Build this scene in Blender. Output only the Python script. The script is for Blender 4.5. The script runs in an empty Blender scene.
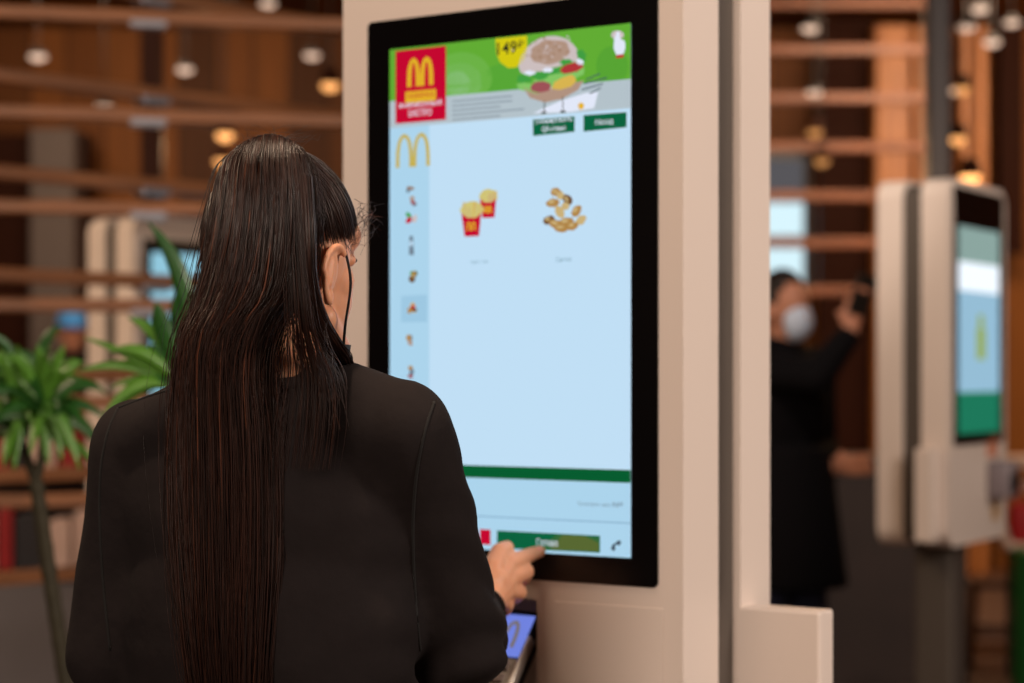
import bpy, bmesh, math, random
import numpy as np
from mathutils import Vector, Matrix, Euler, noise
random.seed(7); rng = np.random.default_rng(11)
SC = bpy.context.scene
COL = SC.collection
PI = math.pi
F = 2000.0; HY = 375.0; HZ = 1.37      # focal length in px, horizon row, camera height

def at(px, py, d):
    """measured photo pixel + distance -> world point"""
    return Vector(((px-512)/F*d, d, HZ-(py-HY)/F*d))

# ------------------------------------------------------------------ materials
def lin(c):
    out = []
    for v in c[:3]:
        v = v/255.0
        out.append(v/12.92 if v <= .04045 else ((v+.055)/1.055)**2.4)
    return (out[0], out[1], out[2], 1)

MATS = {}
def mat(name, rgb, rough=.5, metal=0, var=0, scale=8, bump=0, coat=0, spec=.5, sss=0, trans=0, ior=1.45):
    if name in MATS: return MATS[name]
    m = bpy.data.materials.new(name); m.use_nodes = True
    nt = m.node_tree; b = nt.nodes['Principled BSDF']
    c = lin(rgb)
    b.inputs['Base Color'].default_value = c
    b.inputs['Roughness'].default_value = rough
    b.inputs['Metallic'].default_value = metal
    b.inputs['Specular IOR Level'].default_value = spec
    b.inputs['Coat Weight'].default_value = coat
    b.inputs['Transmission Weight'].default_value = trans
    b.inputs['IOR'].default_value = ior
    if sss:
        b.inputs['Subsurface Weight'].default_value = sss
        b.inputs['Subsurface Radius'].default_value = (1, .35, .2)
        b.inputs['Subsurface Scale'].default_value = .006
    tc = nt.nodes.new('ShaderNodeTexCoord')
    nz = nt.nodes.new('ShaderNodeTexNoise'); nz.inputs['Scale'].default_value = scale
    nz.inputs['Detail'].default_value = 5
    nt.links.new(tc.outputs['Object'], nz.inputs['Vector'])
    v = max(var, .02)
    mx = nt.nodes.new('ShaderNodeMix'); mx.data_type = 'RGBA'
    mx.inputs['A'].default_value = tuple(x*(1-v) for x in c[:3])+(1,)
    mx.inputs['B'].default_value = tuple(min(1, x*(1+v)) for x in c[:3])+(1,)
    nt.links.new(nz.outputs['Fac'], mx.inputs['Factor'])
    nt.links.new(mx.outputs['Result'], b.inputs['Base Color'])
    if bump:
        bp = nt.nodes.new('ShaderNodeBump'); bp.inputs['Strength'].default_value = bump
        bp.inputs['Distance'].default_value = .004
        nt.links.new(nz.outputs['Fac'], bp.inputs['Height'])
        nt.links.new(bp.outputs['Normal'], b.inputs['Normal'])
    MATS[name] = m
    return m

def wood(name, rgb, rgb2, rough=.45, stretch=(14, 1.2, 14), dirn='x'):
    if name in MATS: return MATS[name]
    m = bpy.data.materials.new(name); m.use_nodes = True
    nt = m.node_tree; b = nt.nodes['Principled BSDF']; b.inputs['Roughness'].default_value = rough
    tc = nt.nodes.new('ShaderNodeTexCoord'); mp = nt.nodes.new('ShaderNodeMapping')
    mp.inputs['Scale'].default_value = stretch
    nz = nt.nodes.new('ShaderNodeTexNoise'); nz.inputs['Scale'].default_value = 2.2; nz.inputs['Detail'].default_value = 6
    cr = nt.nodes.new('ShaderNodeValToRGB')
    cr.color_ramp.elements[0].position = .32; cr.color_ramp.elements[0].color = lin(rgb2)
    cr.color_ramp.elements[1].position = .68; cr.color_ramp.elements[1].color = lin(rgb)
    nt.links.new(tc.outputs['Object'], mp.inputs['Vector']); nt.links.new(mp.outputs['Vector'], nz.inputs['Vector'])
    nt.links.new(nz.outputs['Fac'], cr.inputs['Fac']); nt.links.new(cr.outputs['Color'], b.inputs['Base Color'])
    MATS[name] = m
    return m

def planks(name, cols, width=.16, rough=.4, axis='X'):
    """vertical planks with a random tone each, joints darker, grain along the plank"""
    if name in MATS: return MATS[name]
    m = bpy.data.materials.new(name); m.use_nodes = True
    nt = m.node_tree; N = nt.nodes.new; L = nt.links.new
    b = nt.nodes['Principled BSDF']; b.inputs['Roughness'].default_value = rough; b.inputs['Specular IOR Level'].default_value = .12
    tc = N('ShaderNodeTexCoord'); sx = N('ShaderNodeSeparateXYZ'); L(tc.outputs['Object'], sx.inputs[0])
    dv = N('ShaderNodeMath'); dv.operation = 'DIVIDE'; dv.inputs[1].default_value = width; L(sx.outputs[axis], dv.inputs[0])
    fl = N('ShaderNodeMath'); fl.operation = 'FLOOR'; L(dv.outputs[0], fl.inputs[0])
    fr = N('ShaderNodeMath'); fr.operation = 'FRACT'; L(dv.outputs[0], fr.inputs[0])
    wn = N('ShaderNodeTexWhiteNoise'); wn.noise_dimensions = '1D'; L(fl.outputs[0], wn.inputs['W'])
    cr = N('ShaderNodeValToRGB'); cr.color_ramp.interpolation = 'LINEAR'
    cr.color_ramp.elements[0].color = lin(cols[0]); cr.color_ramp.elements[-1].color = lin(cols[-1])
    for i, c in enumerate(cols[1:-1]):
        e_ = cr.color_ramp.elements.new((i+1)/(len(cols)-1)); e_.color = lin(c)
    L(wn.outputs['Value'], cr.inputs['Fac'])
    mp = N('ShaderNodeMapping'); mp.inputs['Scale'].default_value = (12, 12, .8) if axis == 'X' else (1, 12, 1)
    nz = N('ShaderNodeTexNoise'); nz.inputs['Scale'].default_value = 2; nz.inputs['Detail'].default_value = 5
    L(tc.outputs['Object'], mp.inputs['Vector']); L(mp.outputs['Vector'], nz.inputs['Vector'])
    mr = N('ShaderNodeMapRange'); mr.inputs['To Min'].default_value = .55; mr.inputs['To Max'].default_value = 1.25
    L(nz.outputs['Fac'], mr.inputs['Value'])
    gp = N('ShaderNodeMath'); gp.operation = 'GREATER_THAN'; gp.inputs[1].default_value = .05; L(fr.outputs[0], gp.inputs[0])
    ml = N('ShaderNodeMath'); ml.operation = 'MULTIPLY'; L(mr.outputs[0], ml.inputs[0]); L(gp.outputs[0], ml.inputs[1])
    mx = N('ShaderNodeMix'); mx.data_type = 'RGBA'; mx.blend_type = 'MULTIPLY'; mx.inputs['Factor'].default_value = 1
    L(cr.outputs['Color'], mx.inputs['A']); L(ml.outputs[0], mx.inputs['B'])
    L(mx.outputs['Result'], b.inputs['Base Color'])
    MATS[name] = m
    return m

def em(name, rgb, s=1.0):
    if name in MATS: return MATS[name]
    m = bpy.data.materials.new(name); m.use_nodes = True
    nt = m.node_tree; nt.nodes.clear()
    e = nt.nodes.new('ShaderNodeEmission'); o = nt.nodes.new('ShaderNodeOutputMaterial')
    e.inputs['Color'].default_value = lin(rgb); e.inputs['Strength'].default_value = s
    nt.links.new(e.outputs[0], o.inputs[0])
    MATS[name] = m
    return m

# ------------------------------------------------------------------ object helpers
def link(name, me, m=None, parent=None):
    o = bpy.data.objects.new(name, me); COL.objects.link(o)
    if m is not None and not me.materials: me.materials.append(m)
    if parent is not None: o.parent = parent
    return o
def obj(name, bm, m, parent=None, smooth=False):
    me = bpy.data.meshes.new(name); bm.normal_update(); bm.to_mesh(me); bm.free()
    if smooth:
        for p in me.polygons: p.use_smooth = True
    return link(name, me, m, parent)
def tag(o, label, cat, group=None):
    o['label'] = label; o['category'] = cat
    if group: o['group'] = group
    return o
def thing(name, label, cat, loc=(0, 0, 0), rz=0, group=None):
    o = bpy.data.objects.new(name, None); COL.objects.link(o); o.empty_display_size = .1
    o.location = loc; o.rotation_euler = (0, 0, rz)
    return tag(o, label, cat, group)
def struct(o):
    o['kind'] = 'structure'; return o
def world_child(o, root):
    """parent o (mesh made in world coordinates) keeping its world position"""
    bpy.context.view_layer.update()
    o.parent = root
    o.matrix_parent_inverse = root.matrix_world.inverted()
    return o

def add_box(bm, lo, hi, bev=0, seg=2):
    c = [(lo[i]+hi[i])/2 for i in range(3)]; s = [abs(hi[i]-lo[i]) for i in range(3)]
    r = bmesh.ops.create_cube(bm, size=1, matrix=Matrix.Translation(c) @ Matrix.Diagonal((*s, 1)))
    if bev:
        es = list({e for v in r['verts'] for e in v.link_edges})
        bmesh.ops.bevel(bm, geom=es, offset=bev, segments=seg, affect='EDGES', profile=.5)
def add_rbox(bm, lo, hi, m4, bev=0, seg=2):
    t = bmesh.new(); add_box(t, lo, hi, bev, seg); t.transform(m4)
    me = bpy.data.meshes.new('t'); t.to_mesh(me); t.free(); bm.from_mesh(me); bpy.data.meshes.remove(me)
def add_cyl(bm, p1, p2, r1, r2=None, n=16, cap=True):
    p1 = Vector(p1); p2 = Vector(p2); d = p2-p1; r2 = r1 if r2 is None else r2
    q = Vector((0, 0, 1)).rotation_difference(d.normalized()).to_matrix().to_4x4()
    bmesh.ops.create_cone(bm, cap_ends=cap, segments=n, radius1=r1, radius2=r2, depth=d.length,
                          matrix=Matrix.Translation((p1+p2)/2) @ q)
def add_ell(bm, c, r, rot=None, n=20):
    m4 = Matrix.Translation(c) @ (rot.to_4x4() if rot is not None else Matrix.Identity(4)) @ Matrix.Diagonal((*r, 1))
    bmesh.ops.create_uvsphere(bm, u_segments=n, v_segments=max(8, n//2), radius=1, matrix=m4)
def add_cap(bm, p1, r1, p2, r2, n=14):
    """tapered capsule"""
    p1 = Vector(p1); p2 = Vector(p2)
    add_cyl(bm, p1, p2, r1, r2, n); add_ell(bm, p1, (r1,)*3, n=n); add_ell(bm, p2, (r2,)*3, n=n)
def tube(bm, pts, rad, n=8):
    pts = [Vector(p) for p in pts]; rings = []
    for i, p in enumerate(pts):
        t = (pts[min(i+1, len(pts)-1)]-pts[max(i-1, 0)]).normalized()
        a = t.cross(Vector((0, 0, 1)));
        if a.length < 1e-3: a = t.cross(Vector((1, 0, 0)))
        a.normalize(); b = t.cross(a)
        r = rad[i] if isinstance(rad, (list, tuple)) else rad
        rings.append([bm.verts.new(p+(a*math.cos(2*PI*k/n)+b*math.sin(2*PI*k/n))*r) for k in range(n)])
    for i in range(len(rings)-1):
        for k in range(n):
            bm.faces.new((rings[i][k], rings[i][(k+1) % n], rings[i+1][(k+1) % n], rings[i+1][k]))
    bm.faces.new(rings[0][::-1]); bm.faces.new(rings[-1])
def prism(bm, pts2, y0, y1):
    """polygon in local x,z extruded along y"""
    a = [bm.verts.new((x, y0, z)) for x, z in pts2]; b = [bm.verts.new((x, y1, z)) for x, z in pts2]
    n = len(pts2); bm.faces.new(a); bm.faces.new(b[::-1])
    for i in range(n): bm.faces.new((a[(i+1) % n], a[i], b[i], b[(i+1) % n]))
def rrect(x0, z0, x1, z1, r, n=8):
    o = []
    for cx, cz, a0 in ((x1-r, z1-r, 0), (x0+r, z1-r, 90), (x0+r, z0+r, 180), (x1-r, z0+r, 270)):
        for k in range(n+1):
            a = math.radians(a0+90*k/n); o.append((cx+r*math.cos(a), cz+r*math.sin(a)))
    return o
def bspline(pts, n=8):
    """Catmull-Rom through pts"""
    P = [Vector(p) for p in pts]; out = []
    for i in range(len(P)-1):
        p0 = P[max(i-1, 0)]; p1 = P[i]; p2 = P[i+1]; p3 = P[min(i+2, len(P)-1)]
        for k in range(n):
            t = k/n
            out.append(.5*((2*p1)+(p2-p0)*t+(2*p0-5*p1+4*p2-p3)*t*t+(3*p1-p0-3*p2+p3)*t**3))
    out.append(P[-1]); return out

def bake(o, mods):
    """apply modifiers through the depsgraph"""
    for kind, kw in mods:
        md = o.modifiers.new(kind, kind)
        for k, v in kw.items(): setattr(md, k, v)
    bpy.context.view_layer.update()
    dg = bpy.context.evaluated_depsgraph_get()
    me = bpy.data.meshes.new_from_object(o.evaluated_get(dg))
    o.modifiers.clear(); old = o.data; o.data = me; bpy.data.meshes.remove(old)
    return o
def fuse(name, bm, m, parent, voxel=.005, smooth=6, fac=.5, disp=None):
    """join overlapping volumes into one continuous skin"""
    o = obj(name, bm, m, None)
    bake(o, [('REMESH', dict(mode='VOXEL', voxel_size=voxel)), ('SMOOTH', dict(factor=fac, iterations=smooth))])
    me = o.data
    if disp:
        n = len(me.vertices); co = np.empty(n*3); no = np.empty(n*3)
        me.vertices.foreach_get('co', co); me.vertices.foreach_get('normal', no)
        co = co.reshape(-1, 3); no = no.reshape(-1, 3)
        d = np.array([disp(Vector(c)) for c in co])
        me.vertices.foreach_set('co', (co+no*d[:, None]).ravel())
    me.polygons.foreach_set('use_smooth', np.ones(len(me.polygons), bool))
    me.update()
    if not me.materials: me.materials.append(m)
    if parent is not None: world_child(o, parent)
    return o

# ------------------------------------------------------------------ palette
cream = mat('kiosk enamel', (222, 206, 196), .38, var=.015, scale=3)
black_gloss = mat('black glass', (6, 5, 6), .28, spec=.35)
dark_metal = mat('dark metal', (92, 84, 78), .42, metal=.3, var=.05)
steel = mat('brushed steel', (150, 150, 160), .35, metal=.7)
black_pl = mat('black plastic', (14, 12, 13), .4)
silver = mat('silver plastic', (200, 190, 180), .28, metal=.5)
rail_wood = wood('warm oak rail', (152, 98, 60), (112, 70, 42), stretch=(1.2, 1.2, 14))
shelf_wood = wood('shelf oak', (190, 130, 80), (150, 95, 55), stretch=(1.2, 14, 14))
far_oak = wood('far oak rail', (128, 70, 34), (92, 48, 22), stretch=(1.2, 1.2, 14))
dark_wood = wood('walnut', (120, 72, 38), (80, 44, 22), stretch=(14, 14, 1.2))
skin = mat('skin', (214, 152, 118), .48, var=.05, scale=30, sss=.25)
skin2 = mat('skin far', (190, 130, 104), .5, var=.04)
cloth_dark = mat('dark sweatshirt cotton', (25, 19, 19), .92, var=.15, scale=60, bump=.25, spec=.2)
cloth_black = mat('black coat wool', (14, 13, 17), .9, var=.1, scale=30, spec=.15)
denim = mat('dark blue denim', (34, 40, 66), .85, var=.12, scale=60)

# ------------------------------------------------------------------ the room
CEIL = 3.8; BACK = 14.0; XL, XR = -6.5, 6.5; YF = -2.6
floor_m = mat('stone tile floor', (96, 76, 66), .45, var=.18, scale=3)
bm = bmesh.new(); add_box(bm, (XL, YF, -.08), (XR, BACK, 0)); struct(obj('floor', bm, floor_m))
ceil_m = planks('ceiling boards', [(86, 44, 14), (112, 62, 20), (70, 34, 12), (132, 76, 26)], .22, .6, 'X')
bm = bmesh.new(); add_box(bm, (XL, YF, CEIL), (XR, BACK, CEIL+.1)); struct(obj('ceiling', bm, ceil_m))
wall_m = planks('wall planks', [(88, 48, 18), (130, 76, 30), (70, 38, 16), (150, 90, 38), (102, 58, 24)], .26, .5, 'X')
wall_s = planks('side wall planks', [(84, 44, 18), (110, 62, 26), (70, 36, 16)], .26, .5, 'Y')
# back wall with the window opening cut out
wx0, wx1 = at(735, 0, BACK).x, at(811, 0, BACK).x
wz0, wz1 = at(0, 292, BACK).z, at(0, 152, BACK).z
bm = bmesh.new()
add_box(bm, (XL, BACK, 0), (wx0, BACK+.15, CEIL)); add_box(bm, (wx1, BACK, 0), (XR, BACK+.15, CEIL))
add_box(bm, (wx0, BACK, 0), (wx1, BACK+.15, wz0)); add_box(bm, (wx0, BACK, wz1), (wx1, BACK+.15, CEIL))
struct(obj('wall_back', bm, wall_m))
bm = bmesh.new(); add_box(bm, (XL-.15, YF, 0), (XL, BACK, CEIL)); struct(obj('wall_left', bm, wall_s))
bm = bmesh.new(); add_box(bm, (XR, YF, 0), (XR+.15, BACK, CEIL)); struct(obj('wall_right', bm, wall_s))
# window: frame + bright panes
frame_m = mat('window frame', (70, 62, 60), .4)
bm = bmesh.new(); t_ = .05
zt = at(0, 198, BACK).z; zmid = at(0, 241, BACK).z
for a, b in (((wx0, wz0), (wx0+t_, wz1)), ((wx1-t_, wz0), (wx1, wz1)), ((wx0, wz0), (wx1, wz0+t_)), ((wx0, wz1-t_), (wx1, wz1)),
             ((wx0, zmid-.035), (wx1, zmid+.035)), ((wx0, zt-.03), (wx1, zt+.03))):
    add_box(bm, (a[0], BACK-.02, a[1]), (b[0], BACK+.1, b[1]))
win = struct(obj('window_1', bm, frame_m))
bm = bmesh.new(); add_box(bm, (wx0+t_, BACK+.03, wz0+t_), (wx1-t_, BACK+.04, zt))
obj('pane', bm, em('daylight pane', (205, 232, 240), 1.15), win)
bm = bmesh.new(); add_box(bm, (wx0+t_, BACK+.03, zt), (wx1-t_, BACK+.04, wz1-t_))
obj('pane', bm, em('dusk pane', (98, 96, 100), .8), win)

# columns of the building, and dark panels in place of shaded openings
grey_m = mat('grey column paint', (92, 84, 84), .5, var=.06, scale=4)
def column(name, px0, px1, d, m, depth=.25, top=None):
    x0, x1 = at(px0, 0, d).x, at(px1, 0, d).x
    bm = bmesh.new(); add_box(bm, (x0, d, 0), (x1, d+depth, top or CEIL), .01)
    return struct(obj(name, bm, m))
column('trim_1', 30, 74, 13.2, mat('grey pier', (88, 76, 72), .6, var=.08), .4, 3.0)
column('trim_2', 140, 161, 8.6, mat('brown steel post', (58, 32, 24), .6, spec=.1), .09)
column('trim_3', 929, 951, 8.9, mat('dark steel column', (66, 58, 60), .45), .1)
column('trim_4', -40, 30, 13.5, mat('dark brown panel', (44, 18, 7), .6, var=.1, spec=.08), .2, 3.0)  # dark sheet, its colour stands in for the shade of an opening
column('trim_5', 74, 88, 13.5, MATS['dark brown panel'], .2, 3.0)  # narrow opening, its shade likewise given by the dark colour
# lit vertical timber fins on the back wall
fin = wood('lit timber fin', (200, 128, 66), (158, 92, 42), stretch=(14, 14, 1.2))
for i, (a, b) in enumerate(((876, 911), (916, 930), (962, 974), (978, 988))):
    x0, x1 = at(a, 0, 13.4).x, at(b, 0, 13.4).x
    bm = bmesh.new(); add_box(bm, (x0, 13.4, 0), (x1, 13.6, 3.72), .012)
    tag(obj('timber_fin', bm, fin), ['broad honey-coloured timber fin left of the dark steel column, above the white kiosk',
        'narrow timber fin between the broad fin and the dark steel column',
        'narrow timber fin just right of the dark steel column', 'slim timber fin, second to the right of the dark steel column'][i], 'wooden fin',
        'timber fins on the back wall')
bm = bmesh.new(); x0, x1 = at(820, 0, 13.6).x, at(872, 0, 13.6).x
add_box(bm, (x0, 13.62, 0), (x1, 13.75, CEIL)); struct(obj('trim_6', bm, MATS['dark brown panel']))
bm = bmesh.new(); x0, x1 = at(1000, 0, 13.6).x, at(1024, 0, 13.6).x
add_box(bm, (x0, 13.6, 2.2), (x1, 13.75, CEIL)); struct(obj('trim_7', bm, MATS['dark brown panel']))

# ------------------------------------------------------------------ slatted timber screens
def rail_pts(px, py, d, dr, pa, pb):
    """ends of a horizontal rail through (px,py,d) along dr, from photo column pa to pb"""
    p = at(px, py, d); out = []
    for q in (pa, pb):
        k = (q-512)/F
        t = (k*p.y-p.x)/(dr[0]-k*dr[1]); out.append(Vector((p.x+dr[0]*t, p.y+dr[1]*t, p.z)))
    return out
def slat_screen(label, rows, pxr, d, dr, pa, pb, h, dp, posts, plate=None, m=None):
    a, b = rail_pts(pxr, HY, d, dr, pa, pb); a.z = 0
    ang = math.atan2(dr[1], dr[0])
    t = thing('slatted_screen', label, 'wooden screen', a, ang)
    L = (Vector((b.x, b.y, 0))-a).length
    for y in rows:
        z = at(pxr, y, d).z
        bm = bmesh.new(); add_box(bm, (0, -dp/2, z-h/2), (L, dp/2, z+h/2), .008)
        r = obj('rail', bm, m or rail_wood, t)
        if plate is not None:
            pp = rail_pts(pxr, y, d, dr, plate, plate+1)[0]; lx = (Vector((pp.x, pp.y, 0))-a).length
            bm = bmesh.new(); add_box(bm, (lx-.055, -dp/2-.004, z-h/2-.012), (lx+.055, dp/2+.004, z-h/2+.012), .003)
            obj('joint_plate', bm, steel, r)
    for fx in posts:
        bm = bmesh.new(); x = L*fx; add_box(bm, (x-.02, dp/2, 0), (x+.02, dp/2+.04, CEIL), .004)
        obj('post', bm, dark_metal, t)
    return t
rows = [-4, 94, 185, 281, 375, 470, 566]
slat_screen('timber slatted screen whose rails slope down toward the kiosk, left of the photo', rows, 150, 6.5, (.689, .725), -70, 470, .043, .05, (.01, .99), 152)
rows = [18, 116, 209, 306, 402, 499]
slat_screen('timber slatted screen with nearly level rails, left of the photo behind the plants', rows, 150, 6.25, (.974, .227), -60, 460, .043, .05, (.01, .99), 148)
slat_screen('far slatted screen of level rails between the big kiosk and the steel column', [4, 50, 98, 147, 196, 243, 291], 850, 12.4, (1, .0), 700, 930, .06, .06, (.01, .99), None, far_oak)

# ------------------------------------------------------------------ kiosks
S0 = .0799
TH = math.atan2(-.547, .837)
P0 = Vector((.2229, 2.6063, 0))
def kp(px, py):
    """photo pixel on the near kiosk's front plane -> local (x, z)"""
    k = (px-512)/F
    y = -.0045; ox = P0.x+.547*y; oy = P0.y+.837*y
    x = (k*oy-ox)/(.837+.547*k); d = oy-.547*x
    return (x, HZ-(py-HY)/F*d)

def slab(x0, x1, y0, y1, z0, z1, r, bev):
    bm = bmesh.new(); prism(bm, rrect(x0, z0, x1, z1, r, 10), y0, y1)
    es = [e for e in bm.edges if abs(e.verts[0].co.y-e.verts[1].co.y) < 1e-6]
    bmesh.ops.bevel(bm, geom=es, offset=bev, segments=3, affect='EDGES', profile=.5)
    bmesh.ops.recalc_face_normals(bm, faces=bm.faces)
    return bm

def flat(name, polys, parent):
    """flat picture on a display: list of (material, layer, [polygons in local x,z])"""
    me = bpy.data.meshes.new(name); V = []; Fc = []; mi = []; ms = []
    for m, lay, pl in polys:
        if m not in ms: ms.append(m)
        for p in pl:
            b = len(V); V += [(x, -.0035-.0003*lay, z) for x, z in p]; Fc.append(list(range(b, b+len(p)))); mi.append(ms.index(m))
    me.from_pydata(V, [], Fc)
    for m in ms: me.materials.append(m)
    me.polygons.foreach_set('material_index', mi); me.update()
    return link(name, me, None, parent)
def ppoly(*pts): return [kp(*p) for p in pts]
def ell_poly(cx, cy, rx, ry, n=24, a=0, f=kp, wob=0, seed=0):
    o = []
    r = random.Random(seed)
    for k in range(n):
        t = 2*PI*k/n; w = 1+wob*r.uniform(-1, 1)
        x, y = rx*math.cos(t)*w, ry*math.sin(t)*w
        o.append(f(cx+x*math.cos(a)-y*math.sin(a), cy+x*math.sin(a)+y*math.cos(a)))
    return o
def arches(x0, z0, w, h, st):
    """two joined tall arches as ribbon quads, in local coordinates"""
    q = []
    for side in (-1, 1):
        cx = x0+side*w/4; n = 18; prev = None
        for k in range(n+1):
            t = PI*k/n
            x = cx-(w/4)*math.cos(t); z = z0+h*(math.sin(t)**.62 if k not in (0, n) else 0)
            i_ = .62 if True else 1
            xi = cx-(w/4-st)*math.cos(t); zi = z0+(h-st*.9)*(math.sin(t)**.62 if k not in (0, n) else 0)
            if prev: q.append([prev[0], (x, z), (xi, zi), prev[1]])
            prev = ((x, z), (xi, zi))
    return q
def text(name, s, x, z, width, height, m, parent, lay=4, bold=0):
    cu = bpy.data.curves.new(name, 'FONT'); cu.body = s; cu.size = 1; cu.align_x = 'LEFT'; cu.resolution_u = 3
    cu.offset = bold
    o = bpy.data.objects.new(name, cu); COL.objects.link(o); bpy.context.view_layer.update()
    me = bpy.data.meshes.new_from_object(o.evaluated_get(bpy.context.evaluated_depsgraph_get()))
    COL.objects.unlink(o); bpy.data.objects.remove(o); bpy.data.curves.remove(cu)
    co = [v.co.copy() for v in me.vertices]
    mx = max(c.x for c in co); mn = min(c.x for c in co); hz = max(c.y for c in co); lz = min(c.y for c in co)
    for v, c in zip(me.vertices, co):
        v.co = (x+(c.x-mn)/(mx-mn)*width, -.0035-.0003*lay, z+(c.y-lz)/(hz-lz)*height)
    me.materials.clear(); me.materials.append(m)
    return link(name, me, None, parent)
def ptext(name, s, pl, pr, pb, h, m, parent, lay=4, bold=0):
    a = kp(pl, pb); b = kp(pr, pb)
    return text(name, s, a[0], a[1], b[0]-a[0], h, m, parent, lay, bold)

W_ = S0+.4805
def kiosk(name, label, loc, rz, ztop, zoff, side, recess, yy=(.1, .166, .258), zb=.864):
    t = thing(name, label, 'self-service kiosk', loc, rz, 'self-service ordering kiosks')
    bm = slab(-W_, 0, 0, yy[0], zb, ztop, .06, .004)
    f = obj('front_shell', bm, cream, t)
    if recess:
        x0, x1 = -.30-S0, -.1457-S0; z1 = 1.0636
        c = bmesh.new(); add_box(c, (x0, -.05, .875), (x1, .075, z1), .004, 1)
        co = obj('cutter', c, cream)
        co.location = loc; co.rotation_euler = (0, 0, rz)
        bpy.context.view_layer.update()
        bake(f, [('BOOLEAN', dict(operation='DIFFERENCE', object=co, solver='EXACT'))])
        bpy.data.objects.remove(co)
    bm = slab(-W_, 0, yy[1], yy[2], zb, ztop, .06, .004); obj('rear_shell', bm, cream, t)
    bm = slab(-W_+.012, -.012, yy[0], yy[1], zb+.015, ztop-.015, .05, .001); obj('core', bm, dark_metal, t)
    # glass panel
    gx0, gz0 = kp(367, 575)[0], 1.0905; gx1 = kp(657, 588)[0]; gz1 = 1.878
    bm = bmesh.new(); prism(bm, rrect(gx0, gz0+zoff, gx1, gz1+zoff, .008, 6), -.003, .006)
    bmesh.ops.recalc_face_normals(bm, faces=bm.faces)
    g = obj('glass_panel', bm, black_gloss, t)
    # pedestal
    bm = bmesh.new(); add_box(bm, (-W_/2-.06, .06, .03), (-W_/2+.06, .19, zb+.01), .015); obj('pedestal', bm, dark_metal, t)
    bm = bmesh.new(); add_box(bm, (-W_/2-.22, -.08, 0), (-W_/2+.22, .32, .035), .01); obj('base_plate', bm, dark_metal, t)
    # side pocket
    zt = 1.052
    bm = bmesh.new()
    if side > 0:
        lo, hi = (-.004, .166, .80), (.118, .212, zt)
    else:
        lo, hi = (-W_-.06, .03, .87), (-W_+.004, .085, 1.15)
    add_box(bm, lo, hi, .004)
    bx = bm
    obj('side_pocket', bx, cream, t)
    return t, g

# --- near kiosk
K, G = kiosk('ordering_kiosk', 'large cream kiosk the dark-haired woman is touching, tall lit menu screen', P0, TH, 2.02, 0, 1, True)
c_bg = em('ui pale blue', (193, 223, 245)); c_bg2 = em('ui pale blue lower', (172, 212, 236))
c_hl = em('ui highlight', (158, 200, 226)); c_line = em('ui line', (140, 178, 205))
c_green = em('ui dark green', (12, 98, 62)); c_green2 = em('ui bar green', (8, 92, 48))
c_ban = em('banner green', (98, 172, 52)); c_ban2 = em('banner light green', (146, 196, 134)); c_ban3 = em('banner mid green', (82, 160, 60))
c_wood = em('banner pale wood', (180, 194, 202)); c_wood2 = em('banner wood line', (138, 152, 164))
c_red = em('ui red', (196, 8, 48)); c_yel = em('ui yellow', (226, 178, 40)); c_ylw = em('badge yellow', (212, 200, 20))
c_gold = em('ui gold', (198, 176, 78)); c_wht = em('ui white', (226, 232, 248)); c_blk = em('ui ink', (46, 46, 30))
c_bun = em('bun tan', (176, 146, 128)); c_bun2 = em('bun pale', (204, 190, 190)); c_bun3 = em('bun brown', (150, 112, 82))
c_let = em('lettuce', (66, 158, 66)); c_let2 = em('lettuce light', (130, 196, 100)); c_tom = em('tomato', (176, 54, 58)); c_ham = em('ham', (158, 82, 88))
c_chs = em('cheese', (216, 180, 80)); c_grey = em('ui grey', (112, 128, 144)); c_ngt = em('nugget', (176, 134, 74)); c_ngt2 = em('nugget light', (202, 176, 122)); c_ngt3 = em('nugget dark', (110, 76, 44))
c_cap = em('ui caption', (122, 160, 176)); c_olive = em('ui olive', (88, 104, 50)); c_fry = em('fries yellow', (208, 196, 120)); c_dgr = em('ui deep', (70, 84, 96))
x0, x1 = kp(389.5, 300)[0], kp(630.5, 300)[0]
zt, zb_ = kp(630, 23)[1], kp(630, 558)[1]
def R(xa, za, xb, zb): return [(xa, za), (xb, za), (xb, zb), (xa, zb)]
scr = flat('display', [(c_bg, 0, [R(x0, zb_, x1, zt)])], G); scr.parent = K
zgb = kp(630, 470)[1]; zge = kp(630, 483)[1]
zbb = kp(629, 108)[1]; zwd = kp(629, 79)[1]
W = x1-x0
flat('lower_panel', [(c_bg2, 1, [R(x0, zb_, x1, zge)]), (c_line, 2, [R(x0, kp(629, 524)[1], x1, kp(629, 522.5)[1])])], scr)
flat('green_bar', [(c_green2, 2, [R(x0, zge, x1, zgb)])], scr)
flat('menu_column', [(c_bg2, 1, [R(x0, zgb, kp(429, 300)[0], zbb)]), (c_hl, 2, [ppoly((401, 296), (427, 294.5), (427, 322), (401, 322.5))])], scr)
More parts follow.
